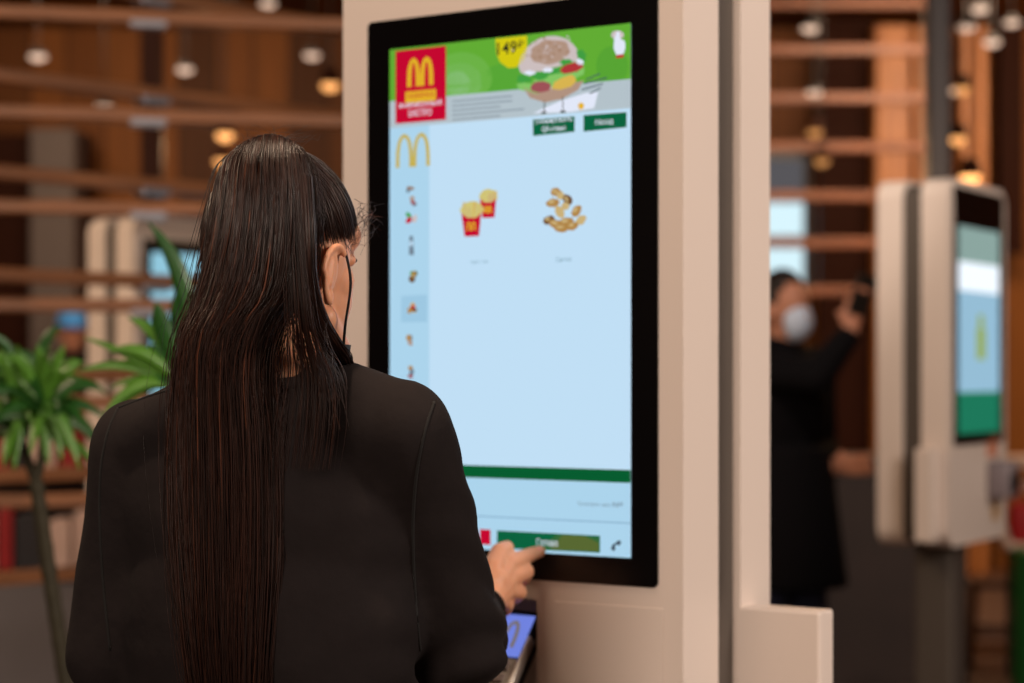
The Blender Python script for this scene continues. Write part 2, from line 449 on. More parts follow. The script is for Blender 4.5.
# banner
strips = []
for i in range(1):
    a, b = x0, x1
    strips.append((c_ban, 1, [R(a, zwd, b, zt)]))
zl = [zwd-(zwd-zbb)*k/7 for k in range(8)]
strips.append((c_wood, 1, [R(x0, zbb, x1, zwd)]))
def clipz(p): return [(x, max(z, zwd)) for x, z in p]
for q, (m_, cx_, cy_, rx_, ry_) in enumerate(((em('bg1', (108, 178, 70)), 462, 78, 30, 26), (em('bg2', (122, 184, 96)), 460, 82, 22, 19), (em('bg3', (140, 192, 128)), 457, 84, 13, 13),
        (em('bg4', (88, 166, 54)), 505, 80, 26, 16), (em('bg5', (88, 164, 52)), 612, 66, 16, 20))):
    strips.append((m_, 2, [clipz(ell_poly(cx_, cy_, rx_, ry_, 28))]))
ban = flat('banner', strips, scr)
lines = []
for k in range(5):
    z = kp(455, 101+k*4.6)[1]; xa = kp(452, 100)[0]; xb = kp(512 if k < 2 else (524 if k == 3 else 500), 100)[0]
    lines.append(R(xa, z-.0012, xb, z+.0008))
flat('fine_print', [(c_wood2, 2, lines)], scr)
flat('promo_square', [(c_red, 3, [R(kp(395.5, 80)[0], kp(446, 119.5)[1], kp(446, 80)[0], kp(446, 45.6)[1])])], scr)
xa, xb = kp(407.3, 80)[0], kp(433.5, 80)[0]; zz = kp(420, 86)[1]; zh = kp(420, 57.5)[1]
flat('arches_emblem', [(c_yel, 5, arches((xa+xb)/2, zz, xb-xa, zh-zz, .0075))], scr)
flat('ribbon', [(c_yel, 4, [R(kp(405.5, 90)[0], kp(420, 102)[1], kp(436, 90)[0], kp(420, 90.5)[1])])], scr)
ptext('ribbon_text', 'НОВИНКА', 408, 434, 99, .0075, c_red, scr, 5, 0.004)
ptext('promo_text', 'ФИРМЕННЫЙ', 399, 442, 109, .0095, c_wht, scr, 5, 0.004)
ptext('promo_text', 'БИСТРО', 409, 432, 117, .0095, c_wht, scr, 5, 0.004)
flat('price_badge', [(c_ylw, 3, [[kp(x, y) for x, y in ((495.5, 38.7), (527, 35.6), (527, 50), (524, 60), (516, 67.5), (508, 68), (500, 62), (496.5, 54))]])], scr)
ptext('price_text', '149', 497.5, 517, 55.5, .0175, c_blk, scr, 5, 0.012)
ptext('currency_text', '₽', 518, 524, 48, .010, c_blk, scr, 5, 0.004)
# burger picture
bun = []
for a in range(0, 25):
    t = PI*a/24+.05; bun.append(kp(549.5-31*math.cos(t)+0, 66-30*math.sin(t)-3*math.cos(t)*-1))
bun += [kp(579, 60), kp(560, 66), kp(540, 72), kp(521, 73)]
rr = random.Random(3)
seeds = [ell_poly(rr.gauss(549, 10), rr.gauss(51, 6), 1.2, .8, 8) for _ in range(46)]
bt = [(c_bun2, 3, [bun]), (c_bun, 4, [ell_poly(550, 52, 20, 12, 24, -.2, wob=.06, seed=1)]), (c_bun3, 5, seeds[:26]), (c_bun2, 5, seeds[26:]),
      (c_let, 4, [ell_poly(524, 79, 7, 4, 14, .1, wob=.25, seed=2), ell_poly(540, 76, 9, 4, 14, -.1, wob=.25, seed=3), ell_poly(555, 71, 8, 4, 14, -.2, wob=.3, seed=4), ell_poly(566, 62, 6, 3, 14, -.3, wob=.3, seed=5), ell_poly(582, 56, 4, 7, 14, -.3, wob=.3, seed=15)]),
      (c_let2, 3, [ell_poly(528, 88, 11, 5, 14, .3, wob=.25, seed=6), ell_poly(552, 80, 20, 7, 18, -.1, wob=.12, seed=7), ell_poly(574, 70, 10, 8, 18, -.1, wob=.12, seed=17)]),
      (c_tom, 5, [ell_poly(572, 68, 12, 5, 16, -.25, wob=.1, seed=8)]), (c_wht, 5, [ell_poly(530, 73, 6, 2.5, 12, 0, wob=.2, seed=9), ell_poly(548, 70, 5, 2.5, 12, 0, wob=.2, seed=10), ell_poly(580, 62, 4, 3, 12, 0, wob=.2, seed=11)]),
      (c_ham, 5, [ell_poly(541, 87, 10, 6, 16, -.1, wob=.1, seed=12)]), (c_chs, 4, [ell_poly(564, 83, 13, 6, 16, -.4, wob=.15, seed=13)]),
      (c_bun, 3, [[kp(*p) for p in ((522, 86), (530, 98), (545, 102.5), (562, 99), (578, 90), (584, 80), (570, 84), (540, 92))]]),
      (c_wht, 2, [[kp(*p) for p in ((533, 113), (560, 101), (585, 93), (598, 92), (594, 108), (570, 112))]]),
      (c_blk, 4, [ppoly((544, 101), (544.9, 101), (544.9, 111), (544, 111)), ppoly((562.5, 97), (563.4, 97), (563.4, 110), (562.5, 110)), ell_poly(544, 112.5, 3, 1.2, 10), ell_poly(563, 111.5, 3, 1.2, 10)]),
      (c_yel, 3, [ell_poly(581, 106, 3, 3.5, 12)])]
flat('burger_picture', bt, scr)
scrib = []
for k, (a, b, y) in enumerate(((586, 600, 76), (584, 607, 80), (582, 603, 86), (590, 601, 90))):
    scrib.append(ppoly((a, y+3), (b, y-3), (b, y-1.6), (a, y+4.4)))
flat('handwritten_note', [(c_dgr, 4, scrib)], scr)
flat('pointing_hand_picture', [(c_wht, 4, [ppoly((613.5, 48), (614.5, 38), (617, 31.5), (619.5, 31.5), (620.5, 39), (625, 41), (625.5, 48), (623.5, 54), (616.5, 55))]),
                       (c_red, 5, [ppoly((616, 55.5), (624, 54.3), (624, 57.3), (616.4, 58.3))]), (c_bun2, 3, [ell_poly(617.5, 35, 6.5, 4.5, 16)])], scr)
flat('button', [(c_green, 3, [ppoly((533, 119.5), (574.5, 116.3), (574.5, 131.8), (533, 136))])], scr)
ptext('button_text', 'Сканировать', 535.5, 572, 125.2, .009, c_wht, scr, 5, 0.004)
ptext('button_text', 'QR-меню', 542, 566, 133, .0085, c_wht, scr, 5, 0.004)
flat('button', [(c_green, 3, [ppoly((583.5, 115.2), (626.5, 112), (626.5, 127.3), (583.5, 131.6))])], scr)
ptext('button_text', 'Назад', 595.5, 613.5, 126.3, .0095, c_wht, scr, 5, 0.004)
xa, xb = kp(396, 150)[0], kp(430, 150)[0]; za = kp(412, 167)[1]; zh = kp(412, 133.5)[1]
flat('arches_emblem', [(c_gold, 4, arches((xa+xb)/2, za, xb-xa, zh-za, .0062))], scr)
# menu icons
def icon(cx, cy, cols, sd):
    r = random.Random(sd); pl = []
    for i, c in enumerate(cols):
        pl.append((c, 3+i % 3, [ell_poly(cx+r.uniform(-3.6, 3.6), cy+r.uniform(-4, 4), r.uniform(2, 4), r.uniform(1.6, 3.4), 9, r.uniform(0, 3), wob=.2, seed=sd+i)]))
    flat('menu_icon', pl, scr)
icon(411, 187, (c_grey, c_bun3), 1); icon(411.5, 201, (c_grey, c_ham, c_bun), 2); icon(411.5, 219, (c_tom, c_let, c_bun2, c_red), 3)
flat('menu_icon', [(c_grey, 3, [ppoly((409.5, 236), (413, 236), (414, 255), (409, 255))]), (c_bg, 4, [ppoly((410, 241), (412.6, 241), (413, 246), (409.8, 246))])], scr)
icon(411.5, 277, (c_ngt3, c_olive, c_ngt, c_let, c_ngt2), 5); icon(411.5, 308, (c_chs, c_red, c_ngt, c_ngt2, c_ngt3), 6); icon(412, 341, (c_ngt3, c_grey, c_ngt, c_bun), 7); icon(412.5, 372, (c_ngt3, c_ham, c_grey, c_ngt), 8)
# fries and nuggets
def fries(cx, cy, k, sd):
    r = random.Random(sd); pl = []
    pl.append((c_fry, 3, [ell_poly(cx, cy-8*k, 11*k, 8.5*k, 16, 0, wob=.08, seed=sd)]))
    st = []
    for i in range(14):
        x = cx+r.uniform(-9, 9)*k; y = cy-r.uniform(9, 16)*k
        st.append(ppoly((x, y), (x+1.5*k, y), (cx+(x-cx)*.6+1.3, cy-1*k), (cx+(x-cx)*.6, cy-1*k)))
    pl.append((c_chs, 4, st[::3])); pl.append((c_ngt2, 5, st[1::3])); pl.append((c_fry, 6, st[2::3]))
    pl.append((c_red, 7, [ppoly((cx-9.5*k, cy-5*k), (cx-4*k, cy-.5*k), (cx+4*k, cy-.5*k), (cx+9.5*k, cy-5*k), (cx+7.5*k, cy+17*k), (cx-6.5*k, cy+17.5*k))]))
    a = kp(cx-4.5*k, cy+12*k); b = kp(cx+4.5*k, cy+3*k)
    pl.append((c_yel, 8, arches((a[0]+b[0])/2, a[1], b[0]-a[0], b[1]-a[1], .0022)))
    return pl
flat('fries_picture', fries(488.5, 203, .86, 21), scr)
flat('fries_picture', [(m, l+6, p) for m, l, p in fries(472.5, 218.5, 1.04, 22)], scr)
r = random.Random(5); ng = []
for i, (x, y, a, w) in enumerate(((553, 203, -.2, 7), (560, 195, .7, 6), (568, 200, .9, 6), (556, 192, .2, 5), (566, 206, 1.2, 4), (549, 220, -.4, 6), (556, 224, .3, 8), (560, 212, 1.1, 7), (566, 222, -.2, 8), (577, 211, -1.0, 7), (581, 220, -.7, 6), (562, 228, 0, 8), (573, 226, -.3, 6))):
    ng.append(((c_ngt, c_ngt2, c_ngt3)[i % 3 if i % 3 < 2 or i < 7 else 0], 3+i % 5, [ell_poly(x, y, w, 4.2, 14, a, wob=.1, seed=30+i)]))
    ng.append((c_ngt2, 8, [ell_poly(x-1, y-1, w*.45, 1.6, 9, a, wob=.2, seed=60+i)]))
flat('nuggets_picture', ng, scr)
ptext('caption', 'Картофель', 471, 488, 264.5, .006, c_cap, scr, 3); ptext('caption', 'Снэки', 556, 571, 262, .007, c_cap, scr, 3)
# lower controls
flat('button', [(c_green, 3, [ppoly((497, 530.5), (600, 535.8), (600, 552.8), (497, 548))])], scr)
flat('button_gradient', [(em('ui olive edge', (52, 102, 56)), 4, [ppoly((556, 534.2), (585, 535.6), (599.5, 538), (599.5, 552), (542, 549.3))]), (c_olive, 5, [ppoly((563, 534.6), (585, 536), (599, 543), (599, 551.6), (550, 549.6))])], scr)
ptext('button_text', 'Готово', 537, 558, 545.3, .0095, c_wht, scr, 6, 0.004)
flat('button', [(c_red, 3, [ppoly((480, 529), (490.5, 529.8), (490.5, 545), (480, 544.3))])], scr)
ptext('order_text', 'Посмотреть заказ', 578, 611, 506.4, .0065, c_grey, scr, 4)
ptext('order_text', '№', 613, 623, 507.2, .007, c_grey, scr, 4)
flat('accessibility_icon', [(c_dgr, 3, [ell_poly(613.5, 548, 2.4, 2.8, 10, .4, wob=.2, seed=1), ell_poly(618.5, 543, 2, 3, 10, .6, wob=.2, seed=2), ppoly((612, 545), (620, 540), (620, 542), (612, 548))])], scr)
# door panel seam
a = kp(553, 603.5); b = kp(662, 609)
bm = bmesh.new(); prism(bm, rrect(a[0], .88, b[0], b[1], .002, 2), -.0012, .004); bmesh.ops.recalc_face_normals(bm, faces=bm.faces)
bmesh.ops.bevel(bm, geom=[e for e in bm.edges if all(v.co.y < 0 for v in e.verts)], offset=.0008, segments=1, affect='EDGES')
obj('service_door', bm, cream, K)
# card terminal (local frame of the kiosk, tilted)
tl = math.radians(41)
TM = Matrix.Translation((-.1457-S0-.064, .042, 1.044)) @ Matrix.Rotation(-tl, 4, 'X')   # local: x across, z up the face, -y the face
# terminal body runs down its own -z
T = bpy.data.objects.new('card_terminal', None); COL.objects.link(T)
bpy.data.objects.remove(T)
bm = bmesh.new(); add_rbox(bm, (-.047, 0, -.20), (.047, .03, .0), Matrix.Identity(4), .008, 3)
bm.transform(TM); T = obj('card_terminal', bm, black_pl, K, True)
T['label'] = 'black card terminal with a blue lit screen'
for sx in (-1, 1):
    bm = bmesh.new(); add_rbox(bm, (sx*.0455-.0035, -.004, -.198), (sx*.0455+.0035, .012, -.045), Matrix.Identity(4), .003, 2); bm.transform(TM); obj('silver_trim', bm, silver, T, True)
bm = bmesh.new(); add_rbox(bm, (-.038, -.0015, -.08), (.04, .002, -.012), Matrix.Identity(4)); bm.transform(TM)
ts = obj('terminal_screen', bm, em('terminal blue', (112, 130, 222)), T)
me = bpy.data.meshes.new('terminal_emblem'); V = []; Fc = []
for q in arches(0.001, -.066, .052, .044, .0065):
    b0 = len(V); V += [TM @ Vector((x, -.0022, z)) for x, z in q]; Fc.append([b0, b0+1, b0+2, b0+3])
me.from_pydata(V, [], Fc); link('terminal_emblem', me, em('terminal gold', (120, 110, 104)), T)
bm = bmesh.new()
add_rbox(bm, (-.041, -.002, -.197), (.041, .002, -.084), Matrix.Identity(4), .001, 1); bm.transform(TM); obj('keypad_plate', bm, silver, T)
bm = bmesh.new()
for i in range(3):
    for j in range(5):
        add_rbox(bm, (-.034+i*.024, -.006, -.104-j*.02), (-.014+i*.024, -.001, -.09-j*.02), Matrix.Identity(4), .002, 1)
bm.transform(TM); obj('keys', bm, mat('grey keys', (120, 104, 98), .5), T)

# --- far kiosks share a simpler page on the display
u_white = em('far white', (232, 240, 248), 1.2); u_blue = em('far blue', (150, 190, 214)); u_teal = em('far teal', (120, 170, 190)); u_g = em('far green', (30, 120, 90)); u_y = em('far yellow', (150, 170, 60))
u_ban = em('far banner', (140, 166, 160))
def far_page(g, top, bot, kind):
    a, b = -.478, -.0799
    def z(f): return top-(top-bot)*f
    if kind == 0:
        L_ = [(u_ban, 0, [R(a, z(.17), b, z(0))]), (u_white, 0, [R(a, z(.31), b, z(.17))]), (u_blue, 0, [R(a, z(.8), b, z(.31))]), (u_g, 0, [R(a, z(1), b, z(.8))]),
              (u_y, 2, [R(-.29, z(.64), -.24, z(.42)), R(-.305, z(.64), -.225, z(.49))])]
    else:
        L_ = [(u_lb, 0, [R(a, z(.95), b, z(0))]), (u_g, 0, [R(a, z(1), b, z(.95))]), (u_teal, 2, [R(-.42, z(.45), -.3, z(.35)), R(-.25, z(.45), -.13, z(.35)), R(-.42, z(.65), -.3, z(.55))])]
    return flat('display', L_, g.parent)
u_lb = em('far pale blue', (146, 200, 220))
th = math.radians(58.7)
K2, G2 = kiosk('ordering_kiosk', 'white double-sided kiosk on a grey pedestal beside the steel column, right of the photo', (1.600, 6.479, 0), th, 1.965, .065, -1, False, (.085, .145, .225), .85)
far_page(G2, 1.825, 1.19, 0)
bm = bmesh.new(); add_rbox(bm, (-.2, -.075, .98), (-.1, .002, 1.10), Matrix.Identity(4), .012, 2); ct = obj('card_terminal', bm, mat('grey plastic', (130, 118, 122), .4), K2, True)
bm = bmesh.new(); add_box(bm, (-.19, -.08, 1.0), (-.11, -.07, 1.06), .003); obj('terminal_screen', bm, black_pl, ct)
bm = bmesh.new(); add_box(bm, (-.19, -.003, 1.11), (-.1, .001, 1.18)); obj('sticker', bm, mat('orange sticker', (206, 130, 100), .5), K2)
bm = bmesh.new(); add_box(bm, (-.14, -.003, .91), (-.08, .001, .96)); obj('sticker', bm, mat('amber sticker', (206, 160, 100), .5), K2)
th = math.radians(53)
K3, G3 = kiosk('ordering_kiosk', 'blurred white kiosk with a pale blue screen behind the leaves, left of the woman', (-1.008, 7.548, 0), th, 1.94, -.02, 1, False, (.09, .15, .24))
far_page(G3, 1.81, 1.12, 1)

# ------------------------------------------------------------------ low shelving, left
sx0, sx1, sy0, sy1 = -2.75, -.95, 7.85, 8.2
cab = thing('low_display_shelf', 'low dark shelf of red and white packs behind the slatted screen, left edge', 'shelf', (sx0, sy0, 0))
dk = mat('dark shelf carcass', (34, 26, 26), .6)
bm = bmesh.new(); add_box(bm, (0, .33, .58), (sx1-sx0, .35, 1.22)); obj('back_panel', bm, dk, cab)
bm = bmesh.new(); add_box(bm, (0, 0, 0), (sx1-sx0, .35, .56), .004); obj('base_cabinet', bm, mat('grey laminate', (96, 90, 92), .5, var=.06), cab)
bm = bmesh.new(); add_box(bm, (-.01, -.015, .56), (sx1-sx0+.01, .35, .60), .003); obj('worktop', bm, dk, cab)
for z in (.975, 1.21):
    bm = bmesh.new(); add_box(bm, (0, 0, z-.012), (sx1-sx0, .33, z+.012), .002); obj('shelf_board', bm, shelf_wood, cab)
for x in (0, sx1-sx0-.02):
    bm = bmesh.new(); add_box(bm, (x, 0, .6), (x+.02, .33, 1.21)); obj('side_panel', bm, dk, cab)
pk_r = mat('red card pack', (150, 14, 20), .45); pk_w = mat('white card pack', (206, 176, 166), .5); pk_d = mat('dark pack', (34, 30, 36), .5)
seq = [('w', .10), ('r', .07), ('w', .09), ('r', .05), ('w', .1), ('r', .06), ('d', .12), ('w', .1), ('w', .07), ('r', .08), ('d', .1), ('w', .09)]
for lev, zz in ((0, .601), (1, .988)):
    x = sx0+.28+.05*lev
    for i, (k, w) in enumerate(seq):
        hgt = (.24, .17)[lev]*(1-.25*((i*7+lev*3) % 5)/5)
        if lev == 1: k = {'w': 'r', 'r': 'd', 'd': 'w'}[k]
        if lev == 2: k = {'w': 'd', 'r': 'r', 'd': 'w'}[k]
        nm = {'w': 'white', 'r': 'red', 'd': 'dark'}[k]
        bm = bmesh.new(); add_box(bm, (x, sy0+.05, zz), (x+w*.92, sy0+.05+.16, zz+hgt), .004)
        add_box(bm, (x+w*.2, sy0+.05+.04, zz+hgt-.002), (x+w*.72, sy0+.05+.12, zz+hgt+.008), .002)
        ln = ['lower', 'upper'][lev]
        tag(obj('carton', bm, {'w': pk_w, 'r': pk_r, 'd': pk_d}[k]), f'small {nm} carton standing on the {ln} level of the low shelf', 'carton', f'{nm} cartons on the {ln} level')
        x += w+.006
        if x > sx1-.12: break

# ------------------------------------------------------------------ dark counter, right
ctr = thing('service_counter', 'dark stone-clad counter behind the kiosk pedestal, lower right', 'counter', (at(770, 0, 8.8).x, 8.8, 0))
L = at(968, 0, 8.8).x-at(770, 0, 8.8).x
bm = bmesh.new(); add_box(bm, (0, 0, 0), (L, .5, .98), .005); obj('cladding', bm, mat('dark brown stone', (52, 38, 34), .6, var=.35, scale=5), ctr)
bm = bmesh.new(); add_box(bm, (-.02, -.02, .98), (L+.02, .52, 1.01), .004); obj('countertop', bm, mat('counter top', (60, 42, 34), .4), ctr)

# right edge furniture
cream2 = mat('cream laminate', (214, 186, 170), .4)
tb = thing('high_table', 'long pale high table at the right edge behind the kiosk', 'table', (at(1060, 0, 9.95).x, 9.95, 0))
for z in (HZ-(463-HY)/F*9.95, HZ-(487-HY)/F*9.95):
    bm = bmesh.new(); add_box(bm, (-.55, 0, z-.025), (.5, .4, z+.025), .008); obj('tabletop' if z > .88 else 'lower_shelf', bm, cream2, tb)
for x in (-.5, .44):
    bm = bmesh.new(); add_box(bm, (x, .05, 0), (x+.05, .35, .9), .004); obj('leg', bm, dk, tb)
honey = wood('honey chair wood', (112, 64, 28), (76, 42, 18), stretch=(14, 14, 1.2))
ch = thing('dining_stool', 'honey-brown wooden stool below the pale high table, right edge', 'stool', (at(996, 0, 9.5).x, 9.5, 0))
sw = .17
bm = bmesh.new(); add_box(bm, (-sw, -sw, .37), (sw, sw, .41), .012); obj('seat', bm, honey, ch)
for a in (-1, 1):
    for b in (-1, 1):
        bm = bmesh.new(); add_cyl(bm, (a*(sw-.01), b*(sw-.01), 0), (a*(sw-.04), b*(sw-.04), .38), .018, .024, 10); obj('leg', bm, honey, ch)
    bm = bmesh.new(); add_box(bm, (-sw+.03, a*(sw-.03)-.01, .14), (sw-.03, a*(sw-.03)+.01, .17), .004); obj('stretcher', bm, honey, ch)
# backrest of a cream chair leaning at the table
cc = thing('cream_chair', 'cream bent-frame chair at the right edge of the photo', 'chair', (at(1022, 0, 8.7).x, 8.7, 0))
bm = bmesh.new(); p = [at(994, 500, 8.7)-cc.location, at(1000, 522, 8.7)-cc.location, at(1008, 543, 8.7)-cc.location, at(1016, 547, 8.7)-cc.location, at(1050, 548, 8.7)-cc.location]
tube(bm, bspline(p, 6), .022, 10); obj('side_frame', bm, cream2, cc, True)
bm = bmesh.new(); add_box(bm, (.0, .03, .58), (.34, .38, .615), .012); obj('seat', bm, cream2, cc)
for x, y in ((.03, .06), (.3, .06), (.03, .34), (.3, .34)):
    bm = bmesh.new(); add_cyl(bm, (x, y, 0), (x, y, .585), .014, n=10); obj('leg', bm, black_pl, cc)
bag = thing('red_bag', 'bright red bag on the seat of the cream chair, right edge', 'bag', (cc.location.x+.06, 8.88, .616))
bm = bmesh.new(); add_box(bm, (-.07, -.05, 0), (.07, .05, .19), .03, 3); obj('bag_body', bm, mat('red fabric', (170, 14, 22), .6), bag, True)
bm = bmesh.new(); tube(bm, bspline([(-.03, 0, .18), (-.02, 0, .25), (.02, 0, .25), (.03, 0, .18)], 6), .006, 6); obj('strap', bm, mat('red fabric', (0, 0, 0)), bag, True)
gb = thing('green_bin', 'green bin at the lower right corner of the photo', 'bin', (2.225, 8.3, 0))
bm = bmesh.new(); add_box(bm, (-.12, -.12, 0), (.12, .12, .6), .02, 3); obj('bin_body', bm, mat('green plastic', (10, 110, 40), .45), gb)
bm = bmesh.new(); add_box(bm, (-.125, -.125, .6), (.125, .125, .645), .012, 2); obj('bin_lid', bm, mat('green plastic', (0, 0, 0)), gb)

# ------------------------------------------------------------------ ceiling spotlights
spots = [(38, 56), (185, 69), (312, 55), (810, 28), (815, 92), (967, 27), (980, 9), (1012, 22), (992, 42), (958, 90), (104, 107), (232, 8), (268, 3)]
lamp_e = em('spotlight glow', (255, 214, 186), 1.25)
names = ['over the grey pier at far left', 'above the level rails left of the kiosk', 'just left of the big kiosk top', 'top of the gap right of the big kiosk', 'second down in the gap right of the big kiosk',
         'right of the steel column, upper of the cluster', 'at the top edge right of the steel column', 'nearest the top right corner', 'middle of the cluster near the top right corner',
         'lowest of the cluster right of the steel column', 'above the left kiosk, lowest on the left', 'at the top edge, left of the kiosk', 'at the top edge, nearest the kiosk on its left']
for i, (px, py) in enumerate(spots):
    d = (10.6, 11.2, 11.8, 10.9, 11.6)[i % 5]
    p = at(px, py, d); z = min(p.z, CEIL-.02)
    t = thing('ceiling_spotlight', 'small round ceiling spotlight '+names[i], 'ceiling light', (p.x, p.y, z), 0, 'ceiling spotlights')
    bm = bmesh.new(); add_cyl(bm, (0, 0, 0), (0, 0, .03), .046, n=20); add_cyl(bm, (0, 0, .025), (0, 0, CEIL-z), .003, n=8); obj('housing', bm, black_pl, t)
    bm = bmesh.new(); add_ell(bm, (0, 0, 0), (.046, .046, .025)); obj('bulb', bm, lamp_e, t, True)
# hanging warm lamps
pend = [(225, 134, 9.5, 'above the woman\'s head, upper of two'), (222, 160, 10.4, 'above the woman\'s head, lower of two'), (330, 84, 9.0, 'left of the big kiosk\'s edge'), (958, 138, 10, 'right of the steel column, upper of two'),
        (962, 88, 10.5, 'right of the steel column, higher up'), (970, 176, 8.0, 'directly above the white kiosk on the right'), (822, 160, 11, 'in the gap right of the big kiosk'), (815, 131, 11.2, 'upper one in the gap right of the big kiosk')]
wl = [2.2, 1.6, 1.6, 1.6, 1.2, 3.0, .7, .8]
for i, (px, py, d, nm) in enumerate(pend):
    p = at(px, py, d)
    t = thing('pendant_lamp', 'small warm pendant lamp '+nm, 'pendant lamp', p, 0, 'warm pendant lamps')
    bm = bmesh.new(); add_cyl(bm, (0, 0, .05), (0, 0, CEIL-p.z), .004, n=8); obj('cord', bm, black_pl, t)
    bm = bmesh.new(); add_cyl(bm, (0, 0, .0), (0, 0, .07), .05, .03, 20, True); obj('lamp_shade', bm, MATS['dark brown panel'], t)
    pl_ = bpy.data.lights.new('lamp_glow', 'POINT'); pl_.energy = 9; pl_.color = (1, .6, .3); pl_.shadow_soft_size = .04
    po = bpy.data.objects.new('lamp_glow', pl_); COL.objects.link(po); po.location = p-Vector((0, 0, .06))
    bm = bmesh.new(); add_ell(bm, (0, 0, -.005), (.04, .04, .03)); obj('bulb', bm, em('warm bulb %d' % i, (255, 176, 104), wl[i]), t, True)

# ------------------------------------------------------------------ plants
leaf_a = mat('leaf bright', (84, 134, 44), .38, var=.35, scale=14, spec=.6)
leaf_b = mat('leaf dark', (38, 84, 32), .32, var=.3, scale=14, spec=.6)
trunk_m = mat('ringed trunk', (46, 40, 22), .7, var=.4, scale=40, bump=.5)
pot_m = mat('grey pot', (70, 66, 66), .5, var=.05); soil_m = mat('soil', (34, 24, 18), .95, var=.3, scale=60, bump=.8)
def leaf(bm, base, tip, bend, w, n=10):
    base = Vector(base); tip = Vector(tip); mid = (base+tip)/2+Vector(bend)
    side = (tip-base).cross(Vector((0, -1, .35))).normalized()
    pr = None
    for k in range(n+1):
        t = k/n; c = base*(1-t)**2+mid*2*t*(1-t)+tip*t*t
        ww = w*(math.sin(PI*min(1, t*.92+.08))**.7)*(1-.25*t)+.0006
        if k == n: ww = .0006
        dn = Vector((0, .25, 1)).normalized()*ww*.28
        a = bm.verts.new(c+side*ww+dn); b = bm.verts.new(c); d = bm.verts.new(c-side*ww+dn)
        if pr:
            bm.faces.new((pr[0], a, b, pr[1])); bm.faces.new((pr[1], b, d, pr[2]))
        pr = (a, b, d)
def leaf_obj(parent, base, tip, bend, w, m):
    bm = bmesh.new(); leaf(bm, base, tip, bend, w)
    o = obj('leaf', bm, m, None, True)
    md = o.modifiers.new('s', 'SOLIDIFY'); md.thickness = .0012
    return world_child(o, parent)
def pot(t, c, r=.16, h=.34):
    bm = bmesh.new()
    pr = [(r*.72, 0), (r*.95, h*.9), (r, h*.92), (r, h), (r*.9, h), (r*.86, h*.86)]
    n = 32; rings = [[bm.verts.new((c[0]+rr_*math.cos(2*PI*k/n), c[1]+rr_*math.sin(2*PI*k/n), z)) for k in range(n)] for rr_, z in pr]
    for i in range(len(rings)-1):
        for k in range(n): bm.faces.new((rings[i][k], rings[i][(k+1) % n], rings[i+1][(k+1) % n], rings[i+1][k]))
    bm.faces.new(rings[0][::-1])
    world_child(obj('pot', bm, pot_m, None, True), t)
    bm = bmesh.new(); add_cyl(bm, (c[0], c[1], h*.8), (c[0], c[1], h*.88), r*.88, n=32); world_child(obj('soil', bm, soil_m), t)
def trunk(t, pts, r0, r1):
    P = bspline(pts, 14); n = len(P); bm = bmesh.new()
    tube(bm, P, [(r0+(r1-r0)*i/n)*(1+.09*((i % 3) == 0)) for i in range(n)], 12)
    world_child(obj('trunk', bm, trunk_m, None, True), t)
D1 = 3.9
base = Vector((at(112, 0, D1).x, D1, 0))
pl1 = thing('potted_dracaena', 'potted dracaena with a bare ringed trunk and drooping sword leaves, far left', 'plant', base)
pot(pl1, base)
fork = at(36, 480, D1)
trunk(pl1, [base+Vector((0, 0, .3)), at(82, 800, D1), at(66, 683, D1), at(49, 570, D1), fork], .017, .014)
trunk(pl1, [fork, at(26, 455, D1+.02), at(18, 425, D1+.03)], .011, .008)
trunk(pl1, [fork, at(42, 455, D1), at(44, 415, D1-.02)], .010, .008)
r = random.Random(12)
for (hx, hy, hd, nn, sc) in ((18, 425, D1+.03, 24, 1.0), (44, 412, D1-.02, 26, .95), (28, 398, D1+.12, 14, .9)):
    for i in range(nn):
        a = 2*PI*(i*.382); up = .2+.8*(i/nn)
        L_ = r.uniform(.12, .2)*sc
        b = at(hx, hy+12-24*i/nn, hd)
        dirv = Vector((math.cos(a)*(1.05-up*.7), math.sin(a)*(1.05-up*.7), up*1.1-.42))
        tip = b+dirv*L_*1.15+Vector((0, 0, -.04*(1-up)))
        leaf_obj(pl1, b, tip, Vector((0, 0, .05+.02*r.random())), r.uniform(.010, .016), leaf_a if r.random() < .68 else leaf_b)
